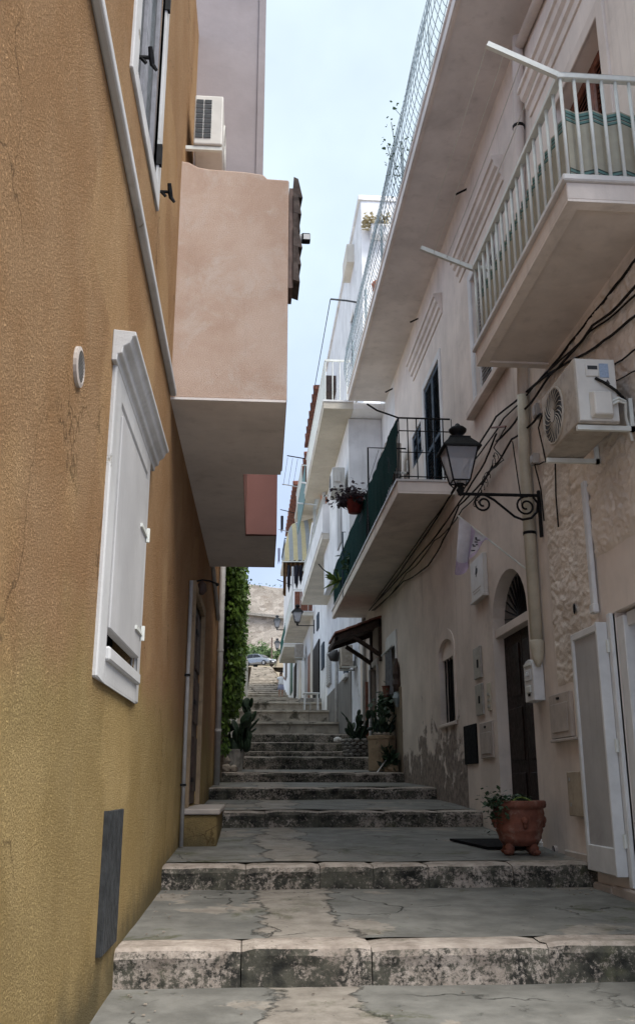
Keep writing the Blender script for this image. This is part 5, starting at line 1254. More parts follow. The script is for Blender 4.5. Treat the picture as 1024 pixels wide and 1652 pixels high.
for (p, q, r_, s_) in ((20.63, 20.75, 1.45, 2.74 + E_), (22.0, 22.12, 1.5, 2.74 + E_), (20.75, 22.0, 2.62 + E_, 2.74 + E_)): MB().fbox(FR, p, q, r_, s_, -.02, .04).build('door_frame', 'plaster_white', hb)
for (p, q) in ((20.76, 21.37), (21.38, 21.99)): panel_leaf(hb, p, q, 1.55, 2.61 + E_, -.1, 'door_wood', ((.06, .45), (.52, .94)))
MB().fbox(FR, 22.5, 23.4, 1.75, 2.35 + E_, 0, .05).build('side_door', 'white_paint', hb)
MB().fbox(FR, 22.38, 22.5, 1.7, 2.4 + E_, 0, .07).build('side_door_frame', 'door_red', hb)
# tiled canopy over the door
cp = thing('door_canopy', 'dark timber canopy with red roof tiles over the far door', 'canopy', FR.p(21.2, 3.9, 0))
k0, k1 = 20.05, 21.7; zi, zo, od = 3.52 + E_, 3.14 + E_, 1.0
def cpnt(a, s, d=0): return FR.p(a, zi + (zo - zi) * s + d, od * s)
MB().hexa([cpnt(k0,0,-.05),cpnt(k0,1,-.05),cpnt(k1,1,-.05),cpnt(k1,0,-.05),cpnt(k0,0),cpnt(k0,1),cpnt(k1,1),cpnt(k1,0)]).build('deck', 'beam', cp)
nt_ = 8
for k in range(nt_):
    a = k0 - .04 + (k1 - k0) * k / nt_ + .1
    for j in range(4):
        s0, s1 = j / 4 - (.0 if j == 0 else .03), (j + 1) / 4 + .02
        mb = MB(); ring = []
        for s in (s0, s1):
            for q in range(6):
                t = math.pi * q / 5; rr_ = .11 if s == s1 else .095
                ring.append(cpnt(a + rr_ * math.cos(t), s, .012 + .055 * math.sin(t) + (.015 if s == s0 else .03)))
        mb.add(ring, [(i, i + 1, 7 + i, 6 + i) for i in range(5)]); mb.add(ring[6:], [(0,1,2,3,4,5)])
        mb.build('tile', 'roof_tile', cp)
MB().hexa([cpnt(k0,0,-.16),cpnt(k0,1,-.12),cpnt(k0+.07,1,-.12),cpnt(k0+.07,0,-.16),cpnt(k0,0,-.05),cpnt(k0,1,-.05),cpnt(k0+.07,1,-.05),cpnt(k0+.07,0,-.05)]).build('rafter', 'beam', cp)
MB().hexa([cpnt(k1-.07,0,-.16),cpnt(k1-.07,1,-.12),cpnt(k1,1,-.12),cpnt(k1,0,-.16),cpnt(k1-.07,0,-.05),cpnt(k1-.07,1,-.05),cpnt(k1,1,-.05),cpnt(k1,0,-.05)]).build('rafter', 'beam', cp)
for a in (k0 + .05, k1 - .1):
    MB().tube([FR.p(a, 2.72 + E_, .02), FR.p(a, 2.9 + E_, .28), FR.p(a, 3.12 + E_, .62)], .05, 6).build('brace', 'beam', cp); MB().fbox(FR, a - .05, a + .05, 2.6 + E_, 3.5 + E_, 0, .06).build('wall_post', 'beam', cp)
MB().hexa([cpnt(k0,.96,-.14),cpnt(k0,1.03,-.14),cpnt(k1,1.03,-.14),cpnt(k1,.96,-.14),cpnt(k0,.96,-.02),cpnt(k0,1.03,-.02),cpnt(k1,1.03,-.02),cpnt(k1,.96,-.02)]).build('fascia', 'beam', cp)
# planters on the right with cacti
gz = ground(18.3)
pb = thing('stone_planter', 'tall faceted sandstone planter at the right end of the steps', 'planter', (2.62, 18.3, gz), 'stone planters')
MB().lathe([(.27, 0), (.275, .1), (.27, .58), (.285, .60), (.285, .66), (.22, .66), (.21, .58)], (2.6, 18.25, gz), 8, R(22)).build('trough', 'sandstone', pb, bevel=.01)
MB().lathe([(.01, .57), (.215, .575)], (2.6, 18.25, gz), 10).build('soil', 'soil', pb)
for k in range(4): rockmesh('pebble', '', (2.45 + .09 * k, 18.08 + .05 * (k % 2), gz + .68), .05, .05, .04, k * 2.1, 'rock', parent=pb)
cactus('prickly_pear', 'dark prickly pear in the tall sandstone planter beside the stone slab', (2.6, 18.25, gz + .58), .42, .28, .8, 70, 12)
c_ = (2.68, 17.72, ground(17.7)); q = Vector(c_)
gt = thing('grass_tuft', 'small dark tuft of leaves growing in front of the sandstone planter', 'plant', c_); fm = MB(); rg = random.Random(17)
leaf_mass(fm, lambda r: (q + Vector((r.gauss(0, .06), r.gauss(.05, .06), abs(r.gauss(.15, .12)))), Vector((1, 0, 0))), 160, .14, rg, -.9); fm.build('foliage', 'cactus', gt, weld=False)
rockmesh('loose_stone', 'orange-brown boulder in front of the sandstone planter on the right', (2.7, 17.72, ground(17.7) + .06), .14, .1, .09, 8.8, 'sandstone', 'loose stones by the planters')
tag(MB().obox((2.52, 17.75, ground(17.7) + .11), (.02, 0, .015), (0, .06, 0), Vector((.09, 0, .12))).build('loose_slab', 'marble', origin=(2.52, 17.75, ground(17.7))), 'pale stone slab leaning on the boulder by the right planter', 'stone')
gz = ground(21.4)
ps2 = thing('stone_planter', 'low dry-stone planter below the canopy on the right', 'planter', (2.5, 21.2, gz), 'stone planters'); rg = random.Random(44)
MB().lathe([(.27, 0), (.29, .34), (.22, .34), (.2, .3)], (2.52, 21.3, gz), 12).build('core', 'soil', ps2)
for j in range(5):
    for k in range(14):
        a = 2 * math.pi * (k + .5 * (j % 2)) / 14; rr_ = .29 + .015 * j
        rockmesh('stone', '', (2.52 + rr_ * math.cos(a), 21.3 + rr_ * math.sin(a), gz + .04 + .075 * j), .07, .05, .042, j * 3 + k * 1.7, 'grey_stone', parent=ps2)
cactus('prickly_pear', 'bushy dark prickly pear in the low dry-stone planter', (2.5, 21.3, gz + .3), .45, .3, .8, 90, 23)
rockmesh('loose_stone', 'pale rounded stone on the steps left of the dry-stone planter', (2.33, 24.2, ground(24.3) + .06), .12, .1, .07, 1.2, 'marble', 'loose stones by the planters')

# ================================================================ right: white houses further up
t, f = ac_unit('air_conditioner', 'white air conditioner on the bright wall above the netted balcony', 19.6, 20.35, 1.80, 2.08, 6.35 + E_, 6.85 + E_, 'R', 'ac_white', False)
MB().box(1.86, 1.98, 19.56, 19.598, 6.5 + E_, 6.75 + E_).build('valve_cover', 'ac_white', t, bevel=.01)
t, f = ac_unit('air_conditioner', 'air conditioner on the dark netted balcony beside the blue shutter', 16.0, 16.75, 2.45, 2.75, 5.55 + E_, 6.1 + E_, 'R', 'ac_dirty', False)
t, f = ac_unit('air_conditioner', 'air conditioner on the white front below the tiled canopy end', 24.6, 25.4, 2.48, 2.78, 3.05 + E_, 3.6 + E_, 'R', 'ac_dirty', False)
hc = thing('white_house', 'bluish white house front behind the tiled canopy', 'house', (XR + 1, 29, 2))
MB().wall(FR, rect(24.0, 34.0, 1.5, 4.019 + E_), [], back=.4).build('wall', 'plaster_blue', hc)
MB().box(XR + .4, XR + 5, 24.01, 34, 1.5, 8 + E_).build('rear_wall', 'plaster_blue', hc)
def frect(parent, name, u0, v0, u1, v1, d, mat, fr=FR, o=0.0):
    """flat panel on the front given by its far-top and near-bottom corners in the photo"""
    (aa, bt), (ab, bb) = fr.px(u0, v0), fr.px(u1, v1)
    a0, a1 = min(aa, ab), max(aa, ab); b0, b1 = min(bt, bb), max(bt, bb)
    return MB().fbox(fr, a0, a1, b0, b1, o, o + d).build(name, mat, parent), (a0, a1, b0, b1)
w1, (a0, a1, b0, b1) = frect(hc, 'window', 556, 1038, 562, 1086, .05, 'blue_shutter')
MB().fbox(FR, a0 - .1, a1 + .1, b0 - .12, b0, 0, .12).build('sill', 'plaster_white', w1)
w2, (a0, a1, b0, b1) = frect(hc, 'shuttered_window', 529, 1056, 535, 1102, .06, 'shutter_grey')
for k in range(14): MB().fbox(FR, a0 + .05, a1 - .05, b0 + .05 + k * (b1 - b0) / 14, b0 + .09 + k * (b1 - b0) / 14, .06, .085).build('louvre', 'white_paint', w2)
MB().fbox(FR, 26.0, 33.9, 1.5, ground(30) + 1.15, 0, .025).build('cement_dado', 'cement', hc)
for (p, q) in ((545, 1000), (590, 1000)):
    a, b = FR.px(p, q); tag(MB().tube([FR.p(a, 2.5 if p < 560 else 2.3, .06), FR.p(a, 4 + E_, .06)], .05, 8).build('downpipe', 'grey_pipe', origin=FR.p(a, 2, 0), smooth=True), 'grey downpipe on the white front just beyond the tiled canopy' if p > 560 else 'slim downpipe in the middle of the bluish white front', 'downpipe', 'far downpipes')
hd = thing('balcony_house', 'white house with striped awning and hanging laundry further up', 'house', (XR + 1, 40, 4))
MB().wall(FR, [(34, 2.5), (50, 4), (50, 15.3 + E_), (34, 15.3 + E_)], [], back=.4).build('wall', 'plaster_white', hd)
MB().box(XR + .4, XR + 5, 34.01, 50, 2.5, 15.28 + E_).build('rear_wall', 'plaster_white', hd)
he = thing('uphill_house', 'last white house at the top right of the steps', 'house', (XR + 1, 62, 6))
MB().wall(FR, [(50, 4), (76, 6), (76, 15.5 + E_), (62, 15.5 + E_), (62, 16.5 + E_), (50, 16.5 + E_)], [], back=.4).build('wall', 'plaster_white', he)
MB().box(XR + .4, XR + 5, 50.01, 76, 4, 15.4 + E_).build('rear_wall', 'plaster_cream', he)
# tiled eaves
for (par, a0, a1, z, o) in ((hd, 34.2, 41, 15.3, .45), (hd, 41.2, 49.8, 15.0, .4), (he, 50.2, 61.8, 16.5, .5)):
    e = MB().fbox(FR, a0, a1, z - .05 + E_, z + .12 + E_, -.4, o).build('eave', 'roof_tile', par)
    for k in range(int((a1 - a0) / .9)): MB().tube([FR.p(a0 + .45 + .9 * k, z + .14 + E_, o + .02), FR.p(a0 + .45 + .9 * k, z + .2 + E_, -.3)], .16, 6).build('tile', 'roof_tile', e)
# doors and windows at street level
for (par, nm, u0, v0, u1, v1, mat) in ((hd, 'door', 506, 1050, 516, 1129, 'door_dark'), (hd, 'window', 519.5, 1042, 523.5, 1076, 'blue_shutter'), (hd, 'door', 498, 1060, 501.5, 1124, 'door_red'), (hd, 'door', 493, 1062, 495.5, 1122, 'shutter_grey'),
    (hd, 'pilaster', 502, 1000, 505, 1126, 'plaster_cream'), (he, 'pilaster', 483.5, 1070, 486, 1126, 'plaster_cream'), (he, 'door', 475, 1077, 478, 1122, 'door_dark'), (he, 'door', 469, 1061, 472, 1115, 'green_paint'), (he, 'window', 461, 1058, 463, 1092, 'door_wood'), (he, 'window', 512, 994, 515, 1012, 'blue_shutter')):
    frect(par, nm, u0, v0, u1, v1, .05, mat)
# balconies: netted neighbour, awning, uphill
s = slab(hd, FR, 24.4, 34, 6.45 + E_, .95, 'plaster_cream')
MB().fbox(FR, 24.45, 33.9, 6.65 + E_, 7.45 + E_, .86, .93).build('parapet', 'plaster_white', s); MB().fbox(FR, 24.4, 24.5, 6.65 + E_, 7.45 + E_, 0, .86).build('parapet', 'plaster_white', s)
white_rail(s, FR, 24.5, 33.9, 7.45 + E_, .92, .25, step=.4)
pg = thing('white_pergola', 'white metal frame rising over the far white balcony', 'frame', FR.p(26, 7.7, .9))
for (a, o_) in ((24.9, .9), (28.5, .9), (24.9, .15)): MB().fbox(FR, a, a + .09, 6.65 + E_, 8.5 + E_, o_ - .09, o_).build('post', 'white_paint', pg)
MB().fbox(FR, 24.9, 28.6, 8.5 + E_, 8.6 + E_, .8, .9).fbox(FR, 24.9, 25.0, 8.5 + E_, 8.6 + E_, .05, .8).build('beam', 'white_paint', pg)
for k in range(2): MB().tube([FR.p(25 + 2 * k, 8.2 + E_, .9), FR.p(25 + 2 * k, 8.25 + E_, 1.5)], .025, 6).build('arm', 'white_paint', pg)
dq = FR.p(25.2, 7.75 + E_, .55)
tb = thing('window_box', 'terracotta window box on the far white balcony rail', 'planter', dq); MB().box(dq.x - .35, dq.x + .35, dq.y, dq.y + .25, dq.z, dq.z + .25).build('box', 'terracotta_orange', tb, bevel=.03)
dw = thing('drop_blind', 'cream cloth hanging behind the window box on the far white balcony', 'blind', FR.p(26.4, 7.6, .3)); MB().grid(lambda u, v: (2.3 + .5 * u, 26.4 + .03 * math.sin(u * 20), 6.8 + E_ + 1.9 * v), 16, 3).build('cloth', 'yellow_cloth', dw)
MB().fbox(FR, 25.0, 25.9, 6.7 + E_, 8.6 + E_, 0, .04).build('balcony_door', 'pane_dark', hd)
# striped awning, brown valance, laundry
AWS = [(0, (.50, .42, .24)), (.5, (.28, .30, .31))]
make_cloth('awning_stripe', AWS, 'X', .34)
aw = thing('striped_awning', 'faded yellow and grey striped awning over a far balcony', 'awning', (2.0, 36, 10))
P1, P2, P3, P4 = atY(505, 836, 37.4), atY(472, 845, 37.4), atY(496, 906, 35.0), atY(455, 906, 35.0)
MB().grid(lambda u, v: (P1.lerp(P2, u)).lerp(P3.lerp(P4, u), v) + Vector((0, 0, .35 * math.sin(math.pi * v) + (.07 * abs(math.sin(u * 15)) if v > .99 else 0))), 40, 8).build('canopy_cloth', 'awning_stripe', aw, smooth=True)
MB().tube([P3, P4], .025, 6).build('front_bar', 'rail_white', aw)
for p, q in ((P1, P3), (P2, P4)): MB().tube([p + Vector((0, 0, -.3)), q], .02, 6).build('arm', 'rail_white', aw)
va_ = thing('brown_valance', 'dark brown scalloped cloth hanging below the striped awning', 'cloth', P4)
Q0, Q1, Q2 = atY(457, 905, 35.1), atY(491, 903, 35.1), atY(456, 932, 35.1)
def vpt(u, v):
    L = .55 + .1 * abs(math.sin(u * 11)) + (.75 if u < .14 else 0) + (.9 if u > .9 else 0); p = Q0.lerp(Q1, u); return (p.x, p.y + .06 * math.sin(u * 30), p.z - L * v)
MB().grid(vpt, 60, 4).build('cloth', 'brown_cloth', va_)
def garment(label, cat, u, v, Y, wpx, hpx, mat, nm='laundry'):
    p = atY(u, v, Y); k = Y / 1540.0; w2_, h2 = wpx * k, hpx * k
    t_ = thing(nm, label, cat, p, 'laundry hung out over the street')
    MB().grid(lambda a, b: (p.x + w2_ * (a - .5) * (1 - .15 * b), p.y + .05 * math.sin(a * 9 + b * 3), p.z - h2 * b * (1 - .12 * math.sin(a * 7 + u))), 10, 8).build('cloth', mat, t_, smooth=True)
garment('pair of black trousers on the line below the awning, left pair', 'laundry', 466, 912, 34.6, 6, 42, 'dark_cloth')
garment('pair of black trousers on the line below the awning, right pair', 'laundry', 478, 912, 34.6, 8, 36, 'dark_cloth')
garment('narrow white towel between the black trousers below the awning', 'laundry', 472, 914, 34.7, 4, 38, 'white_cloth')
garment('long black top hanging by the house edge right of the trousers', 'laundry', 485, 912, 34.7, 6, 30, 'dark_cloth')
garment('small black garment hanging far up against the sky', 'laundry', 455, 832, 52, 5, 28, 'dark_cloth')
garment('pale blue garment hanging far up below the black one', 'laundry', 450, 884, 58, 4, 26, 'skirt')
garment('thin dark garment hanging far up beside the pale blue one', 'laundry', 457, 885, 58, 3, 24, 'dark_cloth')
# balconies higher and further
s = slab(hd, FR, 34.3, 38.5, 10.9 + E_, 1.0); white_rail(s, FR, 34.4, 38.4, 11.1 + E_, .96, step=.3)
MB().fbox(FR, 34.4, 36.6, 11.15 + E_, 12.3 + E_, .4, .45).build('wind_break', 'yellow_cloth', s)
s = slab(hd, FR, 41.0, 49.5, 7.3 + E_, 1.0, 'plaster_cream'); white_rail(s, FR, 41.1, 49.4, 7.5 + E_, .96, step=.35)
MB().fbox(FR, 41.12, 41.16, 7.52 + E_, 8.4 + E_, .05, .85).build('red_panel', 'door_red', s)
s = slab(he, FR, 50.5, 57.5, 7.25 + E_, .95, 'plaster_cream'); white_rail(s, FR, 50.6, 57.4, 7.45 + E_, .92, mat='green_paint', step=.35)
for k in range(5): MB().fbox(FR, 50.62, 50.66, 7.55 + E_ + .22 * k, 7.7 + E_ + .22 * k, 0, .9).build('green_slat', 'green_paint', s)
s = slab(he, FR, 52, 57, 12.6 + E_, .95); white_rail(s, FR, 52.1, 56.9, 12.8 + E_, .92, mat='dark_paint', step=.3, panel='blue_shutter')
MB().fbox(FR, 26.5, 30.5, 8.2 + E_, 9.3 + E_, 1.28, 1.3).build('balcony_net', 'teal_cloth', hd)
for i, (u, v, Y) in enumerate(((463, 735, 38), (455, 781, 40), (452, 822, 52), (449, 854, 52), (447, 935, 58))):
    p = atY(u, v, Y); q = atY(u + 35 if i < 2 else u + 26, v + (6 if i != 4 else 10), Y + .1)
    tag(MB().tube([p, q], .025, 5).build('drying_bar', 'iron' if i % 2 == 0 else 'grey_pipe', origin=p), ['highest bar of the far drying rack above the yellow blind', 'lower bar of the far drying rack above the yellow blind', 'thin bar with the black garment far up the row', 'thin bar just below the black garment far up the row', 'lowest far bar in front of the stone rampart'][i], 'drying bar', 'far drying bars')
for k in range(3):
    p = atY(464 + 8 * k, 738 + 1.3 * k, 38); q = atY(457 + 8 * k, 783, 40); tag(MB().tube([p, q], .008, 4).build('drying_line', 'cable', origin=p), ['outermost', 'middle', 'innermost'][k] + ' line of the far drying rack against the sky', 'drying line', 'far drying lines')
# arm with lines and chimney-like details on the tall house
p = FR.p(23.2, 13.0 + E_, 0); tag(MB().tube([p, p + Vector((-.35, 0, .05)), p + Vector((-.8, 0, .08))], .03, 6).build('clothes_prop', 'dark_paint', origin=p), 'dark curved clothes prop sticking out of the tall white house wall', 'clothes prop')
q0 = p + Vector((-.8, 0, .08)); tag(MB().tube([q0, (2.1, 34, 13.2 + E_)], .012, 4).build('drying_line', 'cable', origin=q0), 'long thin line strung along the tall white house', 'drying line')
q = atY(596, 372, 22.55); fb = thing('flower_box', 'white flower box with pale dry flowers on the tall white house', 'flower box', q)
MB().box(q.x, q.x + .5, q.y - .3, q.y, q.z - .3, q.z + .05).build('box', 'white_paint', fb, bevel=.02); fm = MB(); rg = random.Random(4)
leaf_mass(fm, lambda r: (q + Vector((r.uniform(-.2, .5), r.gauss(-.2, .1), r.gauss(.15, .1))), Vector((0, 0, 1))), 220, .12, rg, -.2); fm.build('foliage', 'dry_flower', fb, weld=False)  # this foliage part is the box's pale dry flowers
MB().fbox(FR, 30, 30.8, 13.3 + E_, 13.9 + E_, 0, .35).build('awning_box', 'door_wood', hb)
MB().fbox(FR, 24.2, 25.4, 14.9 + E_, 15.5 + E_, 0, .22).build('roof_box', 'plaster_cream', hb)
# far lanterns, air conditioner
def bracket_lamp(label, u, v, Y, s, uw):
    b = atY(u, v, Y); w0 = XR; lt_ = lantern('street_lantern', label, b, s)
    MB().tube([b, Vector((w0, Y, b.z))], .02, 6).build('arm', 'iron', lt_); MB().obox((w0 - .02, Y, b.z - .05), (.02, 0, 0), (0, .03, 0), (0, 0, .3)).build('wall_plate', 'iron', lt_)
bracket_lamp('black wall lantern on a long arm below the far white balcony', 479.5, 1009, 40.5, .98, 505)
lb2 = atY(447, 1016, 60); lantern('street_lantern', 'small greenish lantern in front of the rampart by the green shutters', lb2, 1.0, 'dark_paint')
MB().tube([lb2, Vector((XR, 60, lb2.z))], .03, 6).build('arm', 'iron', [o_ for o_ in bpy.data.objects if o_.name.startswith('street_lantern')][-1])
lb3 = atY(447, 1049, 74); lantern('street_lantern', 'farthest lantern low against the rampart at the end of the row', lb3, 1.0, 'dark_paint')
MB().tube([lb3, Vector((XR, 74, lb3.z))], .03, 6).build('arm', 'iron', [o_ for o_ in bpy.data.objects if o_.name.startswith('street_lantern')][-1])
ac_unit('air_conditioner', 'grey air conditioner under the far cream balcony', 46.0, 46.9, 2.35, 2.75, 6.1 + E_, 6.75 + E_, 'R', 'ac_dirty', False)
# white table and stool on the steps
ty = 35.6; gz = ground(ty)
tb = thing('white_table', 'white garden table standing on the steps against the far house', 'table', (2.45, ty, gz))
MB().box(2.12, 2.72, ty - .3, ty + .3, gz + .68, gz + .72).build('top', 'white_paint', tb, bevel=.01)
for (x, y) in ((2.16, ty - .26), (2.68, ty - .26), (2.16, ty + .26), (2.68, ty + .26)): MB().tube([(x, y, gz), (x + (.03 if x < 2.4 else -.03), y, gz + .68)], .025, 6).build('leg', 'white_paint', tb)
tb = thing('small_stool', 'small pale stool under the white garden table', 'stool', (2.22, ty, gz))
MB().box(2.14, 2.4, ty - .12, ty + .1, gz + .3, gz + .33).build('seat', 'shutter_grey', tb)
for (x, y) in ((2.16, ty - .1), (2.38, ty - .1), (2.16, ty + .08), (2.38, ty + .08)): MB().tube([(x, y, gz), (x, y, gz + .3)], .015, 5).build('leg', 'shutter_grey', tb)
tag(MB().box(2.05, 2.88, 36.6, 37.6, ground(36.4) - .1, ground(37.2) + .12).build('stone_block', 'grey_stone', bevel=.02, origin=(2.4, 37, 4)), 'pale stone doorstep block behind the white garden table', 'doorstep')
# grey bag hanging by the canopy
q = FR.p(22.3, 3.0 + E_, .85); tg_ = thing('grey_bag', 'dark grey cloth bundle hanging at the outer end of the canopy', 'bundle', q)
mb = MB().ball(q, .14, .3, .11, 12, 10); mb.v = [p + Vector((.07 * fbm(tuple(p * 3)), 0, .12 * fbm(tuple(p * 5 + Vector((3, 1, 2)))))) for p in mb.v]; mb.build('cloth', 'grey_cloth', tg_, smooth=True)

# ================================================================ person coming down the steps
py_ = 64.6; pg0 = Vector((2.32, py_, ground(64.6)))
pe = thing('person', 'person in a white top and pale skirt walking down the far steps', 'person', pg0)
def skin(name, nodes, edges, mat, parent, root=0, lv=1):
    me = bpy.data.meshes.new(name); me.from_pydata([n[0] for n in nodes], edges, []); o_ = bpy.data.objects.new(name, me); COL.objects.link(o_)
    o_.parent = parent; ORG[o_] = ORG[parent]; md = o_.modifiers.new('skin', 'SKIN')
    sv = me.skin_vertices[0].data if len(me.skin_vertices) else None
    if sv is None:
        bm = bmesh.new(); bm.from_mesh(me); bm.verts.layers.skin.verify(); bm.to_mesh(me); bm.free(); sv = me.skin_vertices[0].data
    for i, n in enumerate(nodes): sv[i].radius = (n[1], n[1] * (n[2] if len(n) > 2 else 1)); sv[i].use_root = (i == root)
    ms_ = o_.modifiers.new('sub', 'SUBSURF'); ms_.levels = lv; ms_.render_levels = lv + 1
    me.materials.append(M[mat]); 
    for p in me.polygons: p.use_smooth = True
    return o_
nodes = [((0, 0, .92), .12), ((0, 0, 1.08), .10), ((0, 0, 1.28), .12), ((0, 0, 1.40), .07), ((0, -.01, 1.47), .045), ((0, -.03, 1.55), .075), ((0, -.02, 1.66), .07),
    ((-.15, 0, 1.36), .045), ((-.26, -.02, 1.12), .038), ((-.2, -.16, .98), .03), ((.15, 0, 1.36), .045), ((.28, -.08, 1.2), .038), ((.14, -.14, 1.42), .03),
    ((-.09, 0, .85), .08), ((-.1, -.06, .48), .06), ((-.1, 0, .10), .04), ((-.1, -.12, .03), .035), ((.09, 0, .85), .08), ((.1, -.02, .48), .06), ((.1, .1, .12), .04), ((.1, -.02, .05), .035)]
ed = [(0,1),(1,2),(2,3),(3,4),(4,5),(5,6),(3,7),(7,8),(8,9),(3,10),(10,11),(11,12),(0,13),(13,14),(14,15),(15,16),(0,17),(17,18),(18,19),(19,20)]
skin('body', nodes, ed, 'skin', pe)
MB().lathe([(.21, .86), (.19, .95), (.165, 1.1), (.175, 1.28), (.17, 1.36), (.09, 1.43), (.06, 1.44)], pg0, 14, sx=1.0, sy=.72).tube([pg0 + Vector((-.13, 0, 1.36)), pg0 + Vector((-.23, -.01, 1.2))], [.075, .07], 8).tube([pg0 + Vector((.13, 0, 1.36)), pg0 + Vector((.24, -.05, 1.26))], [.075, .07], 8).build('white_top', 'white_cloth', pe, smooth=True)
MB().lathe([(.24, .52), (.2, .75), (.165, .95)], pg0, 14, sx=1.0, sy=.75).build('skirt', 'skirt', pe, smooth=True)
MB().ball(pg0 + Vector((0, .015, 1.63)), .1, .1, .11, 10, 8).ball(pg0 + Vector((-.07, .03, 1.5)), .04, .05, .13, 8, 6).ball(pg0 + Vector((.07, .03, 1.5)), .04, .05, .13, 8, 6).build('hair', 'hair', pe, smooth=True)
MB().box(pg0.x - .075, pg0.x + .075, pg0.y - .112, pg0.y - .095, pg0.z + 1.585, pg0.z + 1.615).build('sunglasses', 'car_black', pe)

# ================================================================ rampart, square, car, shrub
ZP = ST[-1][2]
rp = thing('rampart', 'high rubble-stone fortress wall closing the view above the steps', 'fortress wall', (2, 141, ZP))
def rpt(u, v):
    x = -40 + 80 * u; top = 31.2 - .105 * (x + 2) + .08 * fbm((x * .35, 0, 0)) + .08 * fbm((x * 1.6, 3, 0)); z = ZP - 2 + (top - ZP + 2) * v
    y = 140 + 1.6 * v + .02 * fbm((x * .5, z * .5, 0)) + .04 * fbm((x * 2, z * 2, 4)); return (x, y, z)
MB().grid(rpt, 240, 50).build('face', 'rubble', rp)
MB().add([(-40, 141.6, 35), (40, 141.6, 26.5), (40, 146, 26.5), (-40, 146, 35), (-40, 146, 10), (40, 146, 10)], [(0,1,2,3),(3,2,5,4)]).build('top', 'rubble', rp)
MB().hexa([(-40, 140.3, 29.7), (40, 140.3, 22.3), (40, 141.6, 22.3), (-40, 141.6, 29.7), (-40, 140.3, 30.1), (40, 140.3, 22.7), (40, 141.6, 22.7), (-40, 141.6, 30.1)]).build('string_course', 'grey_stone', rp)
fm = MB(); rg = random.Random(19)
def wv(r):
    if r.random() < .75: return Vector((-.2 + r.gauss(0, .35), 139.9, r.uniform(22, 30.5))), Vector((0, -1, 0))
    return Vector((r.uniform(-3, 6), 140.9, 30.9 + r.gauss(0, .12) - .1 * r.uniform(-1, 4))), Vector((0, -1, 0))
leaf_mass(fm, wv, 150, .24, rg, .2); wp_ = tag(fm.build('wall_weeds', 'bush', origin=(0, 140, 25), weld=False), 'dry weeds growing out of the fortress wall', 'weeds')
def bush(label, c, rx, ry, rz, n, seed, leaf=.28, mat='bush'):
    c = Vector(c); r = random.Random(seed); t_ = thing('shrub', label, 'shrub', c, 'shrubs below the fortress wall'); mb = MB()
    lobes = [(Vector((r.uniform(-.7, .7) * rx, r.uniform(-.6, .4) * ry, rz * r.uniform(.35, .85))), r.uniform(.35, .6)) for _ in range(9)]
    def pf_(r):
        L, s = r.choice(lobes); d = Vector((r.gauss(0, 1), r.gauss(0, 1), r.gauss(0, 1))).normalized() * (r.random() ** .4)
        return c + L + Vector((d.x * rx * s, d.y * ry * s, d.z * rz * s * .8)), Vector((0, -1, .3))
    leaf_mass(mb, pf_, n, leaf, r, 0); mb.build('crown', mat, t_, weld=False)
    for k in range(5): MB().tube([c + Vector((.1 * k - .2, 0, -.2)), c + Vector((.5 * (k - 2), 0, rz * .6))], [.08, .03], 5).build('stem', 'bark', t_)
bush('rounded green shrub behind the parked car, left half', (.3, 134, ZP + 1.6), 2.0, 1.5, 4.2, 2600, 1)
bush('paler green shrub behind the parked car, right half', (2.2, 134.6, ZP + 1.6), 1.7, 1.4, 4.4, 2300, 2)
bush('small green shrub by the pole at the end of the house row', (4.4, 128, ZP + 2.6), .7, .6, 1.6, 500, 3)
MB_ = MB().hexa([(3.2, 114, ZP - .2), (12, 114, ZP - .2), (12, 139, ZP + .3), (3.6, 139, ZP + .3), (4.0, 116, ZP + 2.2), (12, 116, ZP + 2.6), (12, 139, ZP + 4.6), (3.9, 139, ZP + 3.4)])
struct(MB_.build('bank', 'sand', bevel=.3, seg=3))
pq_ = atY(438, 1073, 114.6); tag(MB().tube([(pq_.x, 114.6, ZP - .2), (pq_.x, 114.6, ZP + 3.9)], .09, 8).build('pole', 'board_brown', origin=(pq_.x, 114.6, ZP)), 'brown post at the top of the steps beside the parked car', 'pole')
# parked car seen three-quarter from the front
ca = thing('parked_car', 'silver grey hatchback parked at the top of the steps', 'car', (1.5, 115.0, ZP + .4))
cm_ = Matrix.Translation((1.5, 115.0, ZP + .43)) @ Matrix.Rotation(R(-38), 4, 'Z')
def cv(x, y, z): return cm_ @ Vector((x, y, z))   # car: x forward = towards camera right, y left
secs = [(-2.0, .62, .35, .75, .0), (-1.9, .78, .25, .95, .0), (-1.2, .84, .22, 1.0, .0), (-.4, .86, .2, 1.0, 0), (.6, .86, .2, .98, 0), (1.2, .85, .2, .92, 0), (1.75, .8, .22, .8, 0), (2.0, .66, .3, .62, 0)]
def loft(sl, prof_):
    mb = MB(); m = None
    for s in sl:
        ring = prof_(s); m = len(ring); mb.v += ring
    for i in range(len(sl) - 1):
        for k in range(m): mb.f.append((i*m+k, i*m+(k+1)%m, (i+1)*m+(k+1)%m, (i+1)*m+k))
    mb.f.append(tuple(range(m))); mb.f.append(tuple((len(sl)-1)*m + k for k in reversed(range(m)))); return mb
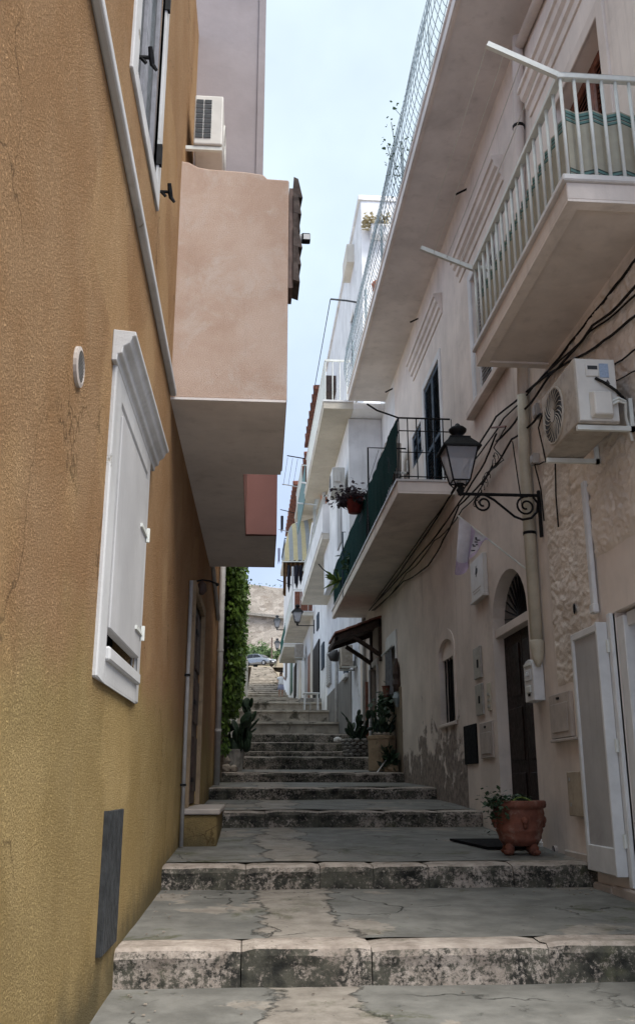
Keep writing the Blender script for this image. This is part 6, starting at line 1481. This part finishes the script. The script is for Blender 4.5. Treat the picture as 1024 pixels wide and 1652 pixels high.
def bodyring(s):
    x, w2_, z0, z1, _ = s; return [cv(x, -w2_*.9, z0), cv(x, -w2_, z0+.2), cv(x, -w2_, z1-.2), cv(x, -w2_*.9, z1), cv(x, w2_*.9, z1), cv(x, w2_, z1-.2), cv(x, w2_, z0+.2), cv(x, w2_*.9, z0)]
loft(secs, bodyring).build('body', 'car_paint', ca, bevel=.03, seg=2)
cab = [(-1.85, .72, .9, 1.0), (-1.45, .68, .9, 1.42), (-.4, .68, .9, 1.5), (.25, .66, .9, 1.44), (1.05, .72, .88, .95)]
def cabring(s): x, w2_, z0, z1 = s; return [cv(x, -w2_-.06, z0), cv(x, -w2_, z1), cv(x, w2_, z1), cv(x, w2_+.06, z0)]
loft(cab, cabring).build('cabin', 'car_paint', ca, bevel=.04, seg=2)
MB().quad(cv(.33, -.62, 1.42), cv(.33, .62, 1.42), cv(1.06, .68, 1.0), cv(1.06, -.68, 1.0)).build('windscreen', 'pane_dark', ca)
for s in (-1, 1):
    MB().quad(cv(-1.5, .77 * s, 1.0), cv(-1.35, .725 * s, 1.38), cv(-.5, .72 * s, 1.44), cv(-.5, .77 * s, 1.0)).build('side_window', 'pane_dark', ca)
    MB().quad(cv(-.42, .77 * s, 1.0), cv(-.42, .72 * s, 1.44), cv(.2, .71 * s, 1.38), cv(.75, .77 * s, 1.0)).build('side_window', 'pane_dark', ca)
    MB().obox(cv(1.93, .55 * s, .68), cm_.to_3x3() @ Vector((.06, 0, 0)), cm_.to_3x3() @ Vector((0, .15, 0)), (0, 0, .08)).build('headlight', 'white_paint', ca, bevel=.02)
    for x in (-1.25, 1.25):
        w_ = MB(); a_ = cv(x, .72 * s, .31); b_ = cv(x, .88 * s, .31); w_.tube([a_, b_], .31, 18); wh = w_.build('wheel', 'car_black', ca)
        MB().tube([cv(x, .86 * s, .31), cv(x, .895 * s, .31)], .19, 12).build('rim', 'steel', wh)
MB().obox(cv(2.01, 0, .42), cm_.to_3x3() @ Vector((.03, 0, 0)), cm_.to_3x3() @ Vector((0, .6, 0)), (0, 0, .13)).build('grille', 'car_black', ca)
MB().obox(cv(2.05, 0, .45), cm_.to_3x3() @ Vector((.012, 0, 0)), cm_.to_3x3() @ Vector((0, .26, 0)), (0, 0, .06)).build('number_plate', 'white_paint', ca)
